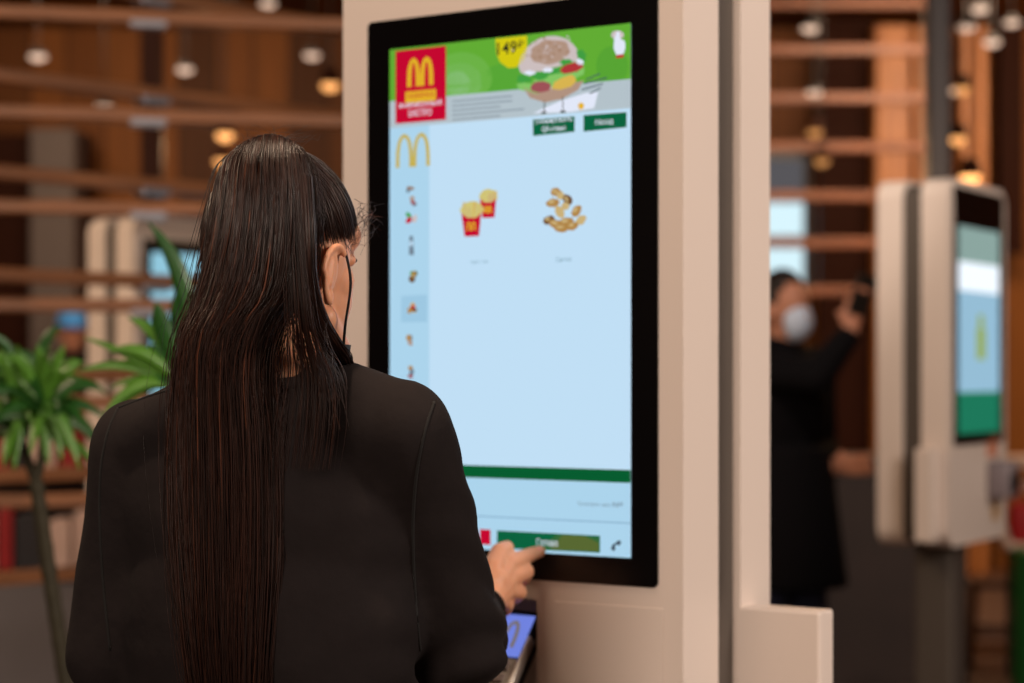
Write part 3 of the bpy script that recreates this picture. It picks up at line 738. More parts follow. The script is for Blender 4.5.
# drooping leaves seen clearly
for (p, q, bd) in (((44, 400), (62, 462), .03), ((44, 402), (80, 470), .05), ((40, 405), (48, 465), .02), ((18, 420), (14, 470), .02), ((46, 395), (64, 345), .0), ((44, 395), (38, 345), 0), ((20, 410), (0, 350), .01), ((44, 398), (78, 368), .02), ((40, 398), (18, 352), .01)):
    leaf_obj(pl1, at(*p, D1-.02), at(*q, D1-.05), Vector((0, 0, bd)), .013, leaf_a)
D2 = 3.5
base2 = Vector((at(150, 0, D2+.1).x, D2+.1, 0))
pl2 = thing('potted_dracaena', 'broad-leaved potted plant right beside the woman\'s hair, one tall leaf upright', 'plant', base2)
pot(pl2, base2, .15, .32)
trunk(pl2, [base2+Vector((0, 0, .28)), at(160, 620, D2+.06), at(172, 480, D2), at(180, 395, D2)], .013, .009)
for (p, q, bd, w, m) in (((190, 372), (148, 222), (.05, 0, .03), .019, leaf_b), ((186, 375), (156, 302), (-.02, 0, .01), .02, leaf_b), ((188, 372), (176, 292), (0, 0, .01), .024, leaf_b),
                    ((188, 375), (202, 280), (.01, 0, .0), .02, leaf_b), ((185, 380), (128, 318), (0, 0, .04), .013, leaf_a), ((182, 385), (134, 372), (-.02, 0, .05), .012, leaf_b),
                    ((182, 385), (108, 352), (0, 0, .05), .012, leaf_a), ((180, 388), (78, 372), (0, 0, .045), .011, leaf_a), ((180, 390), (100, 420), (0, 0, .07), .012, leaf_a),
                    ((180, 390), (84, 338), (0, 0, .02), .008, leaf_a), ((180, 390), (120, 402), (0, 0, .05), .011, leaf_b), ((184, 378), (188, 318), (.02, 0, .0), .024, leaf_b),
                    ((180, 390), (96, 440), (-.01, 0, .08), .012, leaf_a), ((184, 380), (215, 330), (0, 0, .02), .016, leaf_b), ((180, 392), (160, 440), (-.03, 0, .04), .014, leaf_b),
                    ((182, 385), (150, 345), (0, 0, .02), .017, leaf_b), ((182, 388), (110, 388), (0, 0, .03), .010, leaf_a)):
    leaf_obj(pl2, at(*p, D2), at(*q, D2-.05+.1*r.random()), Vector(bd), w, m)

# ------------------------------------------------------------------ the woman
Hc = Vector((-.248, 2.2, 1.500)); az = math.radians(33)
Fh = Vector((math.sin(az), math.cos(az), 0)); Rh = Vector((math.cos(az), -math.sin(az), 0)); Up = Vector((0, 0, 1))
HR = Matrix((Rh, Fh, Up)).transposed()       # columns: right, forward, up
def H(r_, f_, u_): return Hc+Rh*r_+Fh*f_+Up*u_
woman = thing('person', 'woman with very long brown ponytail and black sweatshirt, seen from behind, tapping the kiosk', 'person', (-.27, 2.26, 0))
Sr, Sl = at(402, 432, 2.17), at(142, 446, 2.28)
Er, El = at(456, 645, 2.30), at(114, 656, 2.30)
Wr = at(484, 607, 2.60); Wl = Vector((-.37, 2.52, 1.03))
chest = Vector((-.272, 2.25, 1.20))
def body_mesh():
    bm = bmesh.new()
    add_ell(bm, H(0, -.008, .012), (.068, .087, .094), HR, 32)        # cranium
    add_ell(bm, H(0, .028, -.038), (.055, .058, .07), HR, 28)         # face
    add_ell(bm, H(0, .054, -.088), (.032, .03, .026), HR, 20)         # chin
    add_ell(bm, H(0, .066, .026), (.050, .026, .03), HR, 20)          # brow
    for s in (-1, 1):
        add_cap(bm, H(s*.046, .008, -.068), .015, H(s*.02, .068, -.1), .013)    # jaw line
        add_ell(bm, H(s*.040, .036, -.026), (.0195, .024, .026), HR, 14)           # cheek
        add_ell(bm, H(s*.026, .076, -.001), (.011, .009, .008), HR, 14)         # eyes (lids)
    add_cap(bm, H(0, .086, .0), .006, H(0, .102, -.034), .009)        # nose
    add_ell(bm, H(.009, .096, -.038), (.007, .008, .006), HR, 10); add_ell(bm, H(-.009, .096, -.038), (.007, .008, .006), HR, 10)
    add_ell(bm, H(0, .085, -.058), (.02, .009, .005), HR, 12); add_ell(bm, H(0, .084, -.066), (.017, .009, .006), HR, 12)   # lips
    # ears
    for s in (-1, 1):
        o = H(s*.0735, -.009, -.0215)
        back = (-Fh*.985+Rh*s*.17).normalized()        # the auricle stands off the head, opening forward
        nrm = (Rh*s*.985+Fh*.17).normalized()
        lean = (Up*.97+Fh*.20).normalized()
        rim = []
        for k in range(15):
            t = -.75+k/14*3.85
            yy = .031*math.cos(t); xx = .023*math.sin(t)*(1.1 if yy > 0 else .78)
            rim.append(o+back*(xx+.004)+lean*yy+nrm*.002)
        for i in range(len(rim)-1): add_cap(bm, rim[i], .0040, rim[i+1], .0040, 8)
        E3 = Matrix((back, lean, nrm)).transposed()
        add_ell(bm, o+back*.008+lean*.002-nrm*.001, (.0165, .025, .0042), E3, 18)
        add_ell(bm, o+back*.006-lean*.026, (.0085, .0095, .005), E3, 12)
        add_cap(bm, o+back*.012+lean*.014+nrm*.003, .003, o+back*.011-lean*.012+nrm*.003, .003, 8)
    nb = Vector((-.270, 2.215, 1.350))
    add_cap(bm, H(0, -.025, -.05), .047, nb, .055, 24)
    # torso under the clothes
    for a, r1, b, r2 in ((nb-Up*.02, .055, Sr, .048), (nb-Up*.02, .055, Sl, .048), (nb, .06, chest+Up*.05, .11)):
        add_cap(bm, a, r1, b, r2, 20)
    rz = Matrix.Rotation(math.radians(-22), 3, 'Z')
    add_ell(bm, chest, (.145, .095, .17), rz, 28); add_ell(bm, chest-Up*.16+Vector((0, .01, 0)), (.12, .09, .16), rz, 28)
    add_ell(bm, Vector((-.27, 2.27, .9)), (.165, .115, .13), rz, 28)
    for s in (-1, 1):
        hip = Vector((-.27+s*.085, 2.27-s*.02, .86)); kn = Vector((-.27+s*.10, 2.27-s*.02+(.02 if s > 0 else .05), .47)); an = Vector((-.27+s*.11, 2.25-s*.02, .09))
        add_cap(bm, hip, .082, kn, .052, 20); add_cap(bm, kn, .052, an, .034, 20)
        add_cap(bm, an-Up*.03, .035, an+Vector((.06, .12, -.05)), .028, 14)
    # arms
    add_cap(bm, Sr, .045, Er, .036, 18); add_cap(bm, Er, .036, Wr, .024, 18)
    add_cap(bm, Sl, .045, El, .036, 18); add_cap(bm, El, .036, Wl, .024, 18)
    # right hand, index finger on the glass
    def chain(pts, rs):
        for i in range(len(pts)-1): add_cap(bm, pts[i], rs[i], pts[i+1], rs[i+1], 12)
    im, mm, rm, lm = at(509, 564, 2.665), at(511, 577, 2.66), at(508, 589.5, 2.655), at(502, 600, 2.65)
    for q, rr_ in ((im, .0115), (mm, .0115), (rm, .011), (lm, .0105)):
        add_cap(bm, Wr, .019, q, rr_, 12)
    chain([im, at(523, 557.5, 2.692), at(532, 554, 2.708), at(540, 551.5, 2.716)], [.0122, .0108, .0098, .0084])
    chain([mm, at(526, 571.5, 2.69), at(523, 579, 2.712), at(513, 581, 2.708)], [.0124, .0116, .010, .0085])
    chain([rm, at(519.5, 592, 2.688), at(515, 597.5, 2.706), at(508, 598, 2.70)], [.0118, .0108, .0094, .008])
    chain([lm, at(508, 604.5, 2.675), at(506, 611, 2.69), at(500, 611, 2.685)], [.0100, .0086, .0074, .0064])
    chain([at(488, 596, 2.615), at(493, 567, 2.64), at(499, 552, 2.665), at(507, 547.5, 2.688)], [.016, .0135, .0122, .0098])
    add_ell(bm, at(496, 582, 2.635), (.017, .02, .02), None, 14)
    # left hand, relaxed in front of the waist
    hd = Vector((.75, .6, -.12)).normalized(); sd = Vector((-.1, .25, 1)).normalized()
    for k in range(4):
        mc = Wl+hd*.085+sd*(.03-.02*k); add_cap(bm, Wl, .018, mc, .011, 10)
        L_ = (.062, .07, .066, .052)[k]
        chain([mc, mc+hd*L_*.5+Vector((.0, -.006, 0)), mc+hd*L_*.85+Vector((-.0, -.02, 0)), mc+hd*L_+Vector((-.004, -.034, 0))], [.0105, .0092, .008, .007])
    chain([Wl+sd*.012, Wl+hd*.04+sd*.04, Wl+hd*.075+sd*.055], [.014, .011, .008])
    return bm
body = fuse('body', body_mesh(), skin, woman, .0026, 3)
# fingernail on the pointing finger
bm = bmesh.new(); add_ell(bm, at(538.5, 549.3, 2.7095), (.0055, .004, .003), Matrix.Rotation(.4, 3, 'Y'), 12)
world_child(obj('fingernail', bm, mat('nail pink', (240, 158, 152), .25), None, True), woman)
# eyes
for s in (-1, 1):
    bm = bmesh.new(); add_ell(bm, H(s*.026, .082, -.001), (.0085, .004, .004), HR, 14); world_child(obj('eye', bm, mat('eye', (60, 40, 34), .2), None, True), woman)

def shirt_disp(c):
    n1 = noise.noise(Vector((c.x*9, c.y*9, c.z*5)))*.006
    w = Vector((c.x*16+c.z*6, c.y*14, c.z*13-c.x*9))
    n2 = noise.noise(w)*.0045
    # cloth pulled in folds along the reaching sleeve
    d = (Vector((c.x, c.y, c.z))-Er).length
    n3 = .005*math.sin((c.z*1.0+c.y*.6-c.x*.5)*110+3*noise.noise(c*8))*math.exp(-(d/.16)**2)
    return n1+n2+n3
def shirt_mesh():
    bm = bmesh.new()
    nb = Vector((-.270, 2.222, 1.322))
    rz = Matrix.Rotation(math.radians(-20), 3, 'Z')
    add_cap(bm, nb, .062, Sr+Vector((0, 0, -.002)), .057, 26); add_cap(bm, nb, .062, Sl, .055, 26)
    add_cap(bm, at(330, 405, 2.2), .052, Sr, .056, 22); add_cap(bm, at(215, 415, 2.2), .052, Sl, .054, 22)
    add_ell(bm, chest+Vector((0, .0, .02)), (.185, .118, .19), rz, 32)
    add_ell(bm, chest+Vector((0, .0, -.1)), (.18, .125, .2), rz, 32)
    add_ell(bm, chest+Vector((0, .01, -.22)), (.178, .13, .17), rz, 32)
    add_cyl(bm, Vector((-.272, 2.262, .84)), Vector((-.272, 2.262, 1.0)), .15, .155, 32)
    add_cap(bm, Sr, .058, Er, .0595, 24); add_cap(bm, Er, .0575, Wr-(Wr-Er).normalized()*.045, .030, 24)
    add_cap(bm, Sl, .056, El, .052, 24); add_cap(bm, El, .052, Wl-(Wl-El).normalized()*.03, .032, 24)
    return bm
shirt = fuse('sweatshirt', shirt_mesh(), cloth_dark, woman, .0055, 14, .5, shirt_disp)
# collar rib, cuff ribs
def ring(name, c, ax, rx, ry, rad, m, parent, n=40, tilt=None):
    ax = Vector(ax).normalized(); a = ax.cross(Vector((0, 1, 0))).normalized(); b = ax.cross(a)
    bm = bmesh.new(); P = [Vector(c)+a*rx*math.cos(2*PI*k/n)+b*ry*math.sin(2*PI*k/n) for k in range(n+1)]
    tube(bm, P, rad, 10); return world_child(obj(name, bm, m, None, True), parent)
ring('collar', (-.266, 2.216, 1.372), (-.05, -.22, 1), .064, .064, .0075, cloth_dark, woman)
ring('cuff', Wr-(Wr-Er).normalized()*.045, Wr-Er, .028, .028, .006, cloth_dark, woman)
ring('cuff', Wl-(Wl-El).normalized()*.03, Wl-El, .030, .030, .007, cloth_dark, woman)
# armhole and shoulder seams lying on the cloth
from mathutils.bvhtree import BVHTree
bv = BVHTree.FromPolygons([shirt.matrix_world @ v.co for v in shirt.data.vertices], [list(p.vertices) for p in shirt.data.polygons])
for pts in (((118, 408), (108, 432), (101, 470), (100, 520), (103, 580), (110, 650)), ((434, 402), (424, 435), (416, 480), (413, 530), (415, 590), (420, 650)), ((118, 408), (150, 396), (182, 386))):
    P = []
    for q in bspline([Vector((x, y, 0)) for x, y in pts], 8):
        d = (at(q.x, q.y, 3)-at(512, 375, 0)).normalized()
        hit = bv.ray_cast(Vector((0, 0, HZ)), d)[0]
        if hit is not None: P.append(hit)
    if len(P) > 3:
        bm = bmesh.new(); tube(bm, P, .0018, 6); world_child(obj('seam', bm, mat('seam thread', (14, 11, 11), .95), None, True), woman)
# trousers and shoes
bm = bmesh.new()
add_ell(bm, Vector((-.27, 2.27, .88)), (.172, .125, .12), None, 28)
for s in (-1, 1):
    hip = Vector((-.27+s*.085, 2.27-s*.02, .85)); kn = Vector((-.27+s*.10, 2.27-s*.02+(.02 if s > 0 else .05), .47)); an = Vector((-.27+s*.11, 2.25-s*.02, .10))
    add_cap(bm, hip, .092, kn, .066, 20); add_cyl(bm, kn, an, .066, .058, 20)
    add_ell(bm, kn, (.066,)*3)
fuse('trousers', bm, mat('black trousers', (22, 22, 28), .85, var=.1, scale=40), woman, .008, 5)
for s in (-1, 1):
    an = Vector((-.27+s*.11, 2.25-s*.02, .09)); bm = bmesh.new()
    add_cap(bm, an-Up*.05, .042, an+Vector((.075, .15, -.055)), .036, 16); add_ell(bm, an, (.042, .045, .05))
    o = fuse('shoe', bm, mat('white trainers', (180, 176, 172), .5), woman, .006, 3)
# mask pulled under the chin with its loop
mk = mat('black mask cloth', (12, 11, 14), .8)
for s in (-1, 1):
    bm = bmesh.new()
    P = bspline([H(s*.074, .010, .004), H(s*.078, .014, -.03), H(s*.066, .020, -.075), H(s*.052, .034, -.106)], 6)
    tube(bm, P, .0016, 6)
    world_child(obj('ear_loop', bm, mk, None, True), woman)
bm = bmesh.new()
pr = None
for k in range(17):
    t = -1+2*k/16; a = t*1.35
    p = H(.046*math.sin(a), .02+.064*math.cos(a), -.112)
    q = H(.044*math.sin(a), .02+.05*math.cos(a), -.130)
    u = H(.049*math.sin(a), .02+.066*math.cos(a), -.096)
    v = [bm.verts.new(x) for x in (u, p, q)]
    if pr: bm.faces.new((pr[0], v[0], v[1], pr[1])); bm.faces.new((pr[1], v[1], v[2], pr[2]))
    pr = v
o = obj('face_mask', bm, mk, None, True); md = o.modifiers.new('s', 'SOLIDIFY'); md.thickness = .003; md.offset = 1
world_child(o, woman)

# ---- hair: thousands of real strands in one mesh
hair_m = bpy.data.materials.new('brown hair'); hair_m.use_nodes = True
nt = hair_m.node_tree; b = nt.nodes['Principled BSDF']
at_ = nt.nodes.new('ShaderNodeAttribute'); at_.attribute_name = 'tone'
cr = nt.nodes.new('ShaderNodeValToRGB')
cr.color_ramp.elements[0].color = lin((22, 12, 10)); cr.color_ramp.elements[1].color = lin((118, 66, 42)); cr.color_ramp.elements[1].position = 1
e_ = cr.color_ramp.elements.new(.72); e_.color = lin((52, 27, 19))
nt.links.new(at_.outputs['Fac'], cr.inputs['Fac']); nt.links.new(cr.outputs['Color'], b.inputs['Base Color'])
b.inputs['Roughness'].default_value = .36; b.inputs['Specular IOR Level'].default_value = .42
VV = []; FF = []; TT = []; nv = 0
def strands(Pts, rad, tones):
    """Pts: (S, N, 3) polylines -> triangular tubes"""
    global nv
    S, N, _ = Pts.shape
    T_ = np.gradient(Pts, axis=1); T_ /= (np.linalg.norm(T_, axis=2, keepdims=True)+1e-9)
    ref = np.array([.3, -1, .2]); A = np.cross(T_, ref); A /= (np.linalg.norm(A, axis=2, keepdims=True)+1e-9)
    B = np.cross(T_, A)
    tap = np.ones(N); tap[-4:] = [.8, .6, .4, .15]
    R_ = rad[:, None, None]*tap[None, :, None]
    ring_ = np.stack([Pts+(A*math.cos(2*PI*k/3+.5)+B*math.sin(2*PI*k/3+.5))*R_ for k in range(3)], axis=2)   # S,N,3,3
    VV.append(ring_.reshape(-1, 3))
    idx = (np.arange(S*N*3).reshape(S, N, 3)+nv)
    for k in range(3):
        k2 = (k+1) % 3
        FF.append(np.stack([idx[:, :-1, k], idx[:, :-1, k2], idx[:, 1:, k2], idx[:, 1:, k]], axis=-1).reshape(-1, 4))
    TT.append(np.repeat(tones, N*3)); nv += S*N*3
def crom(C, N):
    """C: (S, K, 3) control points -> (S, N, 3)"""
    S, K, _ = C.shape; t = np.linspace(0, K-1-1e-6, N); i = np.floor(t).astype(int); f = (t-i)[None, :, None]
    p0 = C[:, np.maximum(i-1, 0)]; p1 = C[:, i]; p2 = C[:, i+1]; p3 = C[:, np.minimum(i+2, K-1)]
    return .5*(2*p1+(p2-p0)*f+(2*p0-5*p1+4*p2-p3)*f**2+(3*p1-p0-3*p2+p3)*f**3)
def tonesf(S): return np.clip(rng.beta(1.6, 3.2, S), 0, 1)
# ponytail
lv = np.array([  # y, centre x, half width, depth at middle, edge depth gain
    [160, 281, 11, 2.150, .0], [137, 273, 24, 2.125, .004], [134, 269, 32, 2.098, .015], [160, 265, 43, 2.072, .035], [215, 264, 49, 2.055, .045],
    [290, 254, 53, 2.056, .05], [342, 224, 45, 2.064, .055], [430, 227, 55, 2.076, .05], [550, 229, 55, 2.088, .035], [650, 229, 47, 2.094, .025], [740, 232, 36, 2.10, .02]])
def tail(S, umin=-1, umax=1, wmin=0, stop=(7.6, 10), rad=(.0005, .0011), jit=1.0, wthick=.045):
    u = rng.uniform(umin, umax, S); u = np.sign(u)*np.abs(u)**.92; w = rng.uniform(wmin, 1, S)**1.0
    end = rng.uniform(stop[0], stop[1], S)
    K = 12; C = np.zeros((S, K, 3)); ph = rng.normal(0, 1, (S, 3))
    clump = np.array([noise.noise(Vector((x*9, 3.1, 0))) for x in u])
    for k in range(K):
        L_ = end*k/(K-1); i = np.clip(np.floor(L_).astype(int), 0, len(lv)-2); f = (L_-i)[:, None]
        v = lv[i]*(1-f)+lv[i+1]*f
        y, cx, hw, dm, eg = v.T
        g = np.minimum(1, L_/3)
        uu = u+.05*clump*g+.012*jit*ph[:, 0]*g+.03*jit*np.sin(L_*.9+ph[:, 1]*3)*g*np.minimum(1, L_/6)*.6
        d = dm+eg*uu**2+w*wthick*np.minimum(1, .3+L_/3)+.003*np.sin(L_*1.3+ph[:, 2]*2)
        px = cx+hw*uu; yy = y+w*8*np.clip(1-L_/3, 0, 1)+13*uu**2*np.clip(1-np.abs(L_-1.8)/2.2, 0, 1)
        C[:, k, 0] = (px-512)/F*d; C[:, k, 1] = d; C[:, k, 2] = HZ-(yy-HY)/F*d
    tn = tonesf(S)
    strands(crom(C, 30), rng.uniform(rad[0], rad[1], S), tn)
tail(5200)
tail(1100, wmin=0, rad=(.0003, .0006), jit=6, stop=(7.2, 10), wthick=.01)
tail(160, umin=-1.2, umax=1.25, rad=(.0002, .0004), jit=12, stop=(6, 10), wthick=.0)
# locks falling in front of the right shoulder
def lock(S, pts, spread, rad=(.0005, .001), N=22):
    C = np.zeros((S, len(pts), 3)); a = rng.normal(0, .5, S); w = rng.uniform(0, 1, S)
    for k, ((x, y, d), sp) in enumerate(zip(pts, spread)):
        px = x+sp*np.clip(a, -1.3, 1.3)+rng.normal(0, .6, S); dd = d+w*.02
        C[:, k, 0] = (px-512)/F*dd; C[:, k, 1] = dd; C[:, k, 2] = HZ-(y+rng.normal(0, 1.5, S)-HY)/F*dd
    strands(crom(C, N), rng.uniform(rad[0], rad[1], S), tonesf(S))
lock(800, [(300, 175, 2.09), (304, 230, 2.075), (306, 280, 2.08), (316, 318, 2.10), (330, 342, 2.125), (341, 358, 2.16), (344, 368, 2.2)], (8, 8, 8, 9, 9, 8, 6))
lock(130, [(292, 200, 2.072), (298, 280, 2.068), (302, 325, 2.07), (306, 350, 2.08), (312, 380, 2.085), (310, 420, 2.085), (304, 470, 2.085)], (10, 12, 14, 18, 24, 28, 28), (.00025, .0005))
def slerp(a, b, t):
    w = a.angle(b)
    return a.copy() if w < 1e-4 else (a*math.sin((1-t)*w)+b*math.sin(t*w))/math.sin(w)
# combed scalp hair, from the hairline to the tie
tie = H(.010, -.034, .100)
rad3 = np.array([.0745, .094, .1015]); cc0 = Vector((0, -.008, .012))
S = 2600; A0 = []; keep = 0
hl = []
while len(hl) < S:
    s = random.choice((-1, 1)); t = random.random()
    # hairline runs forehead -> temple -> above ear -> nape
    line = [(0, .92, .42), (.45, .82, .36), (.78, .60, .22), (.93, .36, .06), (.97, .12, .05), (.97, -.14, .0), (.80, -.55, -.45), (.45, -.78, -.66), (0, -.85, -.7)]
    x = t*(len(line)-1-1e-6); i = int(x); f = x-i
    p = Vector(line[i])*(1-f)+Vector(line[i+1])*f; p.x *= s
    p += Vector((random.gauss(0, .03), random.gauss(0, .03), random.gauss(0, .03)))
    # also starts scattered over the scalp
    if random.random() < .45:
        p = p.lerp(Vector((0, -.62, .75)), random.uniform(0, .75))
    hl.append(p.normalized())
tl_ = (tie-Hc)-(Rh*cc0.x+Fh*cc0.y+Up*cc0.z)
tdir = Vector((tl_.dot(Rh)/rad3[0], tl_.dot(Fh)/rad3[1], tl_.dot(Up)/rad3[2])).normalized()
C = np.zeros((S, 7, 3))
for j, p in enumerate(hl):
    q = tdir+Vector((random.gauss(0, .07), random.gauss(0, .07), random.gauss(0, .05))); q.normalize()
    lift = random.uniform(.98, 1.045)
    for k in range(7):
        t = k/6; v = slerp(p, q, t)
        rr_ = lift+.02*math.sin(PI*t)
        v = Vector((v.x*rad3[0], v.y*rad3[1], v.z*rad3[2]))*rr_
        C[j, k] = Hc+Rh*(v.x+cc0.x)+Fh*(v.y+cc0.y)+Up*(v.z+cc0.z)
strands(crom(C, 16)[:, ::-1], rng.uniform(.0006, .0011, S), tonesf(S))
# loose wisps at forehead and crown
def wisps(S, base, tipf, rad=.0003):
    C = np.zeros((S, 4, 3))
    for j in range(S):
        b_, t_ = base(), tipf(); m1 = b_.lerp(t_, .35)+Vector((random.gauss(0, .004), 0, random.gauss(.006, .004))); m2 = b_.lerp(t_, .7)+Vector((random.gauss(0, .005), 0, random.gauss(.006, .005)))
        for k, v in enumerate((b_, m1, m2, t_)): C[j, k] = v
    strands(crom(C, 14), np.full(S, rad), tonesf(S)+.1)
wisps(34, lambda: H(.052+random.gauss(0, .004), .06, .035+random.gauss(0, .012)), lambda: at(random.uniform(360, 386), random.uniform(203, 238), 2.26), .00022)
wisps(16, lambda: H(.066, .035, .02+random.gauss(0, .01)), lambda: at(random.uniform(342, 356), random.uniform(240, 262), 2.18), .0002)
wisps(50, lambda: at(random.uniform(240, 300), 150, 2.1), lambda: at(random.uniform(225, 325), random.uniform(126, 150), 2.1), .0002)
wisps(50, lambda: at(random.uniform(290, 330), random.uniform(320, 350), 2.1), lambda: at(random.uniform(300, 350), random.uniform(380, 440), 2.09))
V = np.concatenate(VV); Fq = np.concatenate(FF); T_ = np.concatenate(TT)
me = bpy.data.meshes.new('hair'); me.vertices.add(len(V)); me.vertices.foreach_set('co', V.ravel().astype(np.float32))
me.loops.add(len(Fq)*4); me.loops.foreach_set('vertex_index', Fq.ravel().astype(np.int32))
me.polygons.add(len(Fq)); me.polygons.foreach_set('loop_start', (np.arange(len(Fq))*4).astype(np.int32)); me.polygons.foreach_set('loop_total', np.full(len(Fq), 4, np.int32))
me.polygons.foreach_set('use_smooth', np.ones(len(Fq), bool)); me.update(calc_edges=True)
a_ = me.attributes.new('tone', 'FLOAT', 'POINT'); a_.data.foreach_set('value', T_.astype(np.float32))
hair = link('hair', me, hair_m); world_child(hair, woman)
# dark under-layer of hair over the scalp and inside the tail, so no scalp shows
bm = bmesh.new()
add_ell(bm, Hc+Fh*-.008+Up*.012, (.071, .0895, .0975), HR, 40)
sel = [f for f in bm.faces if (lambda c: c.dot(Up) < (.030 if c.dot(Fh) > -.02 else .02-.8*(-c.dot(Fh)-.02)) or c.dot(Fh) > .045 and c.dot(Up) < .045)(f.calc_center_median()-Hc)]
bmesh.ops.delete(bm, geom=sel, context='FACES')
under_m = mat('under hair', (26, 15, 12), .6)
o = obj('hair_cap', bm, under_m, None, True); world_child(o, woman)
ring('hair_tie', tie+(tie-Hc).normalized()*.006, (tie-Hc), .016, .016, .005, mk, woman, 24)

# ------------------------------------------------------------------ people further back
def standing(name, label, base, hgt, coat, az_, pose, mask=None, cap=None, legs=denim):
    """adult seen small; pose = dict of joints relative to base, metres for a 1.7 m figure"""
    k = hgt/1.7; t = thing(name, label, 'person', base)
    R3 = Matrix.Rotation(az_, 3, 'Z')
    def J(x, y, z): return Vector(base)+R3 @ Vector((x, y, z))*k
    bm = bmesh.new()
    add_ell(bm, J(0, .0, 1.59), (.072*k, .09*k, .105*k), R3, 20); add_ell(bm, J(0, -.025, 1.53), (.055*k, .06*k, .07*k), R3, 18)
    add_cap(bm, J(0, -.09, 1.565), .008*k, J(0, -.102, 1.545), .012*k, 8)
    for s in (-1, 1): add_ell(bm, J(s*.076, .005, 1.56), (.012*k, .02*k, .03*k), R3, 10)
    add_cap(bm, J(0, .01, 1.5), .052*k, J(0, .02, 1.4), .06*k)
    add_ell(bm, J(0, .02, 1.22), (.16*k, .1*k, .24*k), R3); add_ell(bm, J(0, .02, .95), (.15*k, .11*k, .14*k), R3)
    for s in (-1, 1):
        add_cap(bm, J(s*.09, .02, .9), .08*k, J(s*.1, .0, .5), .055*k); add_cap(bm, J(s*.1, 0, .5), .055*k, J(s*.1, .03, .09), .038*k)
        add_cap(bm, J(s*.1, .03, .05), .036*k, J(s*.11, -.12, .035), .03*k)
        sh, el, wr, dirs = J(s*.17, .02, 1.38), J(*pose[s][0]), J(*pose[s][1]), (R3 @ Vector(pose[s][2])).normalized()
        add_cap(bm, sh, .05*k, el, .04*k); add_cap(bm, el, .04*k, wr, .027*k)
        sd = dirs.cross(Vector((0, 1, .2))).normalized()
        for q in range(4):
            mc = wr+dirs*.085*k+sd*(.03-.02*q)*k; add_cap(bm, wr, .02*k, mc, .012*k, 8)
            m2 = mc+dirs*.04*k+Vector((0, -.012, 0)); add_cap(bm, mc, .011*k, m2, .0095*k, 8); add_cap(bm, m2, .0095*k, m2+dirs*.02*k+Vector((0, -.025, 0)), .008*k, 8)
        add_cap(bm, wr+sd*.012, .015*k, wr+dirs*.06*k+sd*.055*k, .009*k, 8)
    fuse('body', bm, skin2, t, .009, 3)
    bm = bmesh.new()
    add_cap(bm, J(-.15, .02, 1.38), .068*k, J(.15, .02, 1.38), .068*k); add_cap(bm, J(0, .02, 1.36), .1*k, J(0, .02, 1.44), .068*k)
    add_ell(bm, J(0, .02, 1.22), (.2*k, .135*k, .26*k), R3, 24); add_ell(bm, J(0, .02, 1.0), (.19*k, .14*k, .24*k), R3, 24)
    if coat: add_cyl(bm, J(0, .02, .62), J(0, .02, 1.1), .23*k, .17*k, 24)
    for s in (-1, 1):
        el, wr = J(*pose[s][0]), J(*pose[s][1])
        add_cap(bm, J(s*.17, .02, 1.37), .07*k, el, .058*k); add_cap(bm, el, .058*k, el.lerp(wr, .86), .044*k)
    fuse('coat', bm, cloth_black, t, .013, 5)
    bm = bmesh.new()
    for s in (-1, 1):
        add_cap(bm, J(s*.09, .02, .88), .1*k, J(s*.1, .0, .5), .075*k); add_cyl(bm, J(s*.1, 0, .5), J(s*.1, .03, .1), .075*k, .062*k, 16)
    add_ell(bm, J(0, .02, .93), (.16*k, .12*k, .12*k), R3)
    fuse('trousers', bm, legs, t, .013, 4)
    for s in (-1, 1):
        bm = bmesh.new(); add_cap(bm, J(s*.1, .03, .055), .048*k, J(s*.11, -.13, .045), .04*k, 14); world_child(obj('shoe', bm, black_pl, None, True), t)
    bm = bmesh.new(); add_ell(bm, J(0, .018, 1.61), (.079*k, .093*k, .105*k), R3, 24)
    bmesh.ops.delete(bm, geom=[f for f in bm.faces if (R3.inverted() @ (f.calc_center_median()-J(0, 0, 1.6))).y < -.035 and f.calc_center_median().z < J(0, 0, 1.66).z or f.calc_center_median().z < J(0, 0, 1.53).z], context='FACES')
    o = obj('hair', bm, under_m, None, True); md = o.modifiers.new('s', 'SOLIDIFY'); md.thickness = .006; world_child(o, t)
    if mask:
        bm = bmesh.new(); add_ell(bm, J(0, -.045, 1.53), (.059*k, .063*k, .07*k), R3, 20)
        bmesh.ops.delete(bm, geom=[f for f in bm.faces if (R3.inverted() @ (f.calc_center_median()-J(0, -.04, 1.6))).y > .0], context='FACES')
        o = obj('face_mask', bm, mask, None, True); md = o.modifiers.new('s', 'SOLIDIFY'); md.thickness = .004; world_child(o, t)
    if cap:
        bm = bmesh.new(); add_ell(bm, J(0, .01, 1.635), (.092*k, .108*k, .095*k), R3, 24)
        bmesh.ops.delete(bm, geom=[f for f in bm.faces if f.calc_center_median().z < J(0, 0, 1.60).z], context='FACES')
        add_ell(bm, J(0, -.1, 1.607), (.065*k, .075*k, .008*k), R3, 16)
        o = obj('cap', bm, cap, None, True); md = o.modifiers.new('s', 'SOLIDIFY'); md.thickness = .004; world_child(o, t)
    return t, J
mb = at(786, 0, 7.0)
man, J = standing('person', 'person in long black coat and pale face mask raising a phone, between two kiosks', (mb.x, 7.0, 0), 1.73, True, math.radians(38),
    {-1: ((-.09, -.23, 1.34), (-.02, -.32, 1.49), (.1, -.1, 1)), 1: ((.25, .07, 1.10), (.10, -.12, 1.03), (.2, -.9, .1))}, mat('pale blue mask', (206, 220, 244), .7))
h = J(-.01, -.36, 1.61)
bm = bmesh.new(); add_box(bm, (-.037, -.005, -.07), (.037, .005, .07), .004, 2)
ph = tag(obj('mobile_phone', bm, black_pl), 'black phone held up by the person in the long black coat', 'phone')
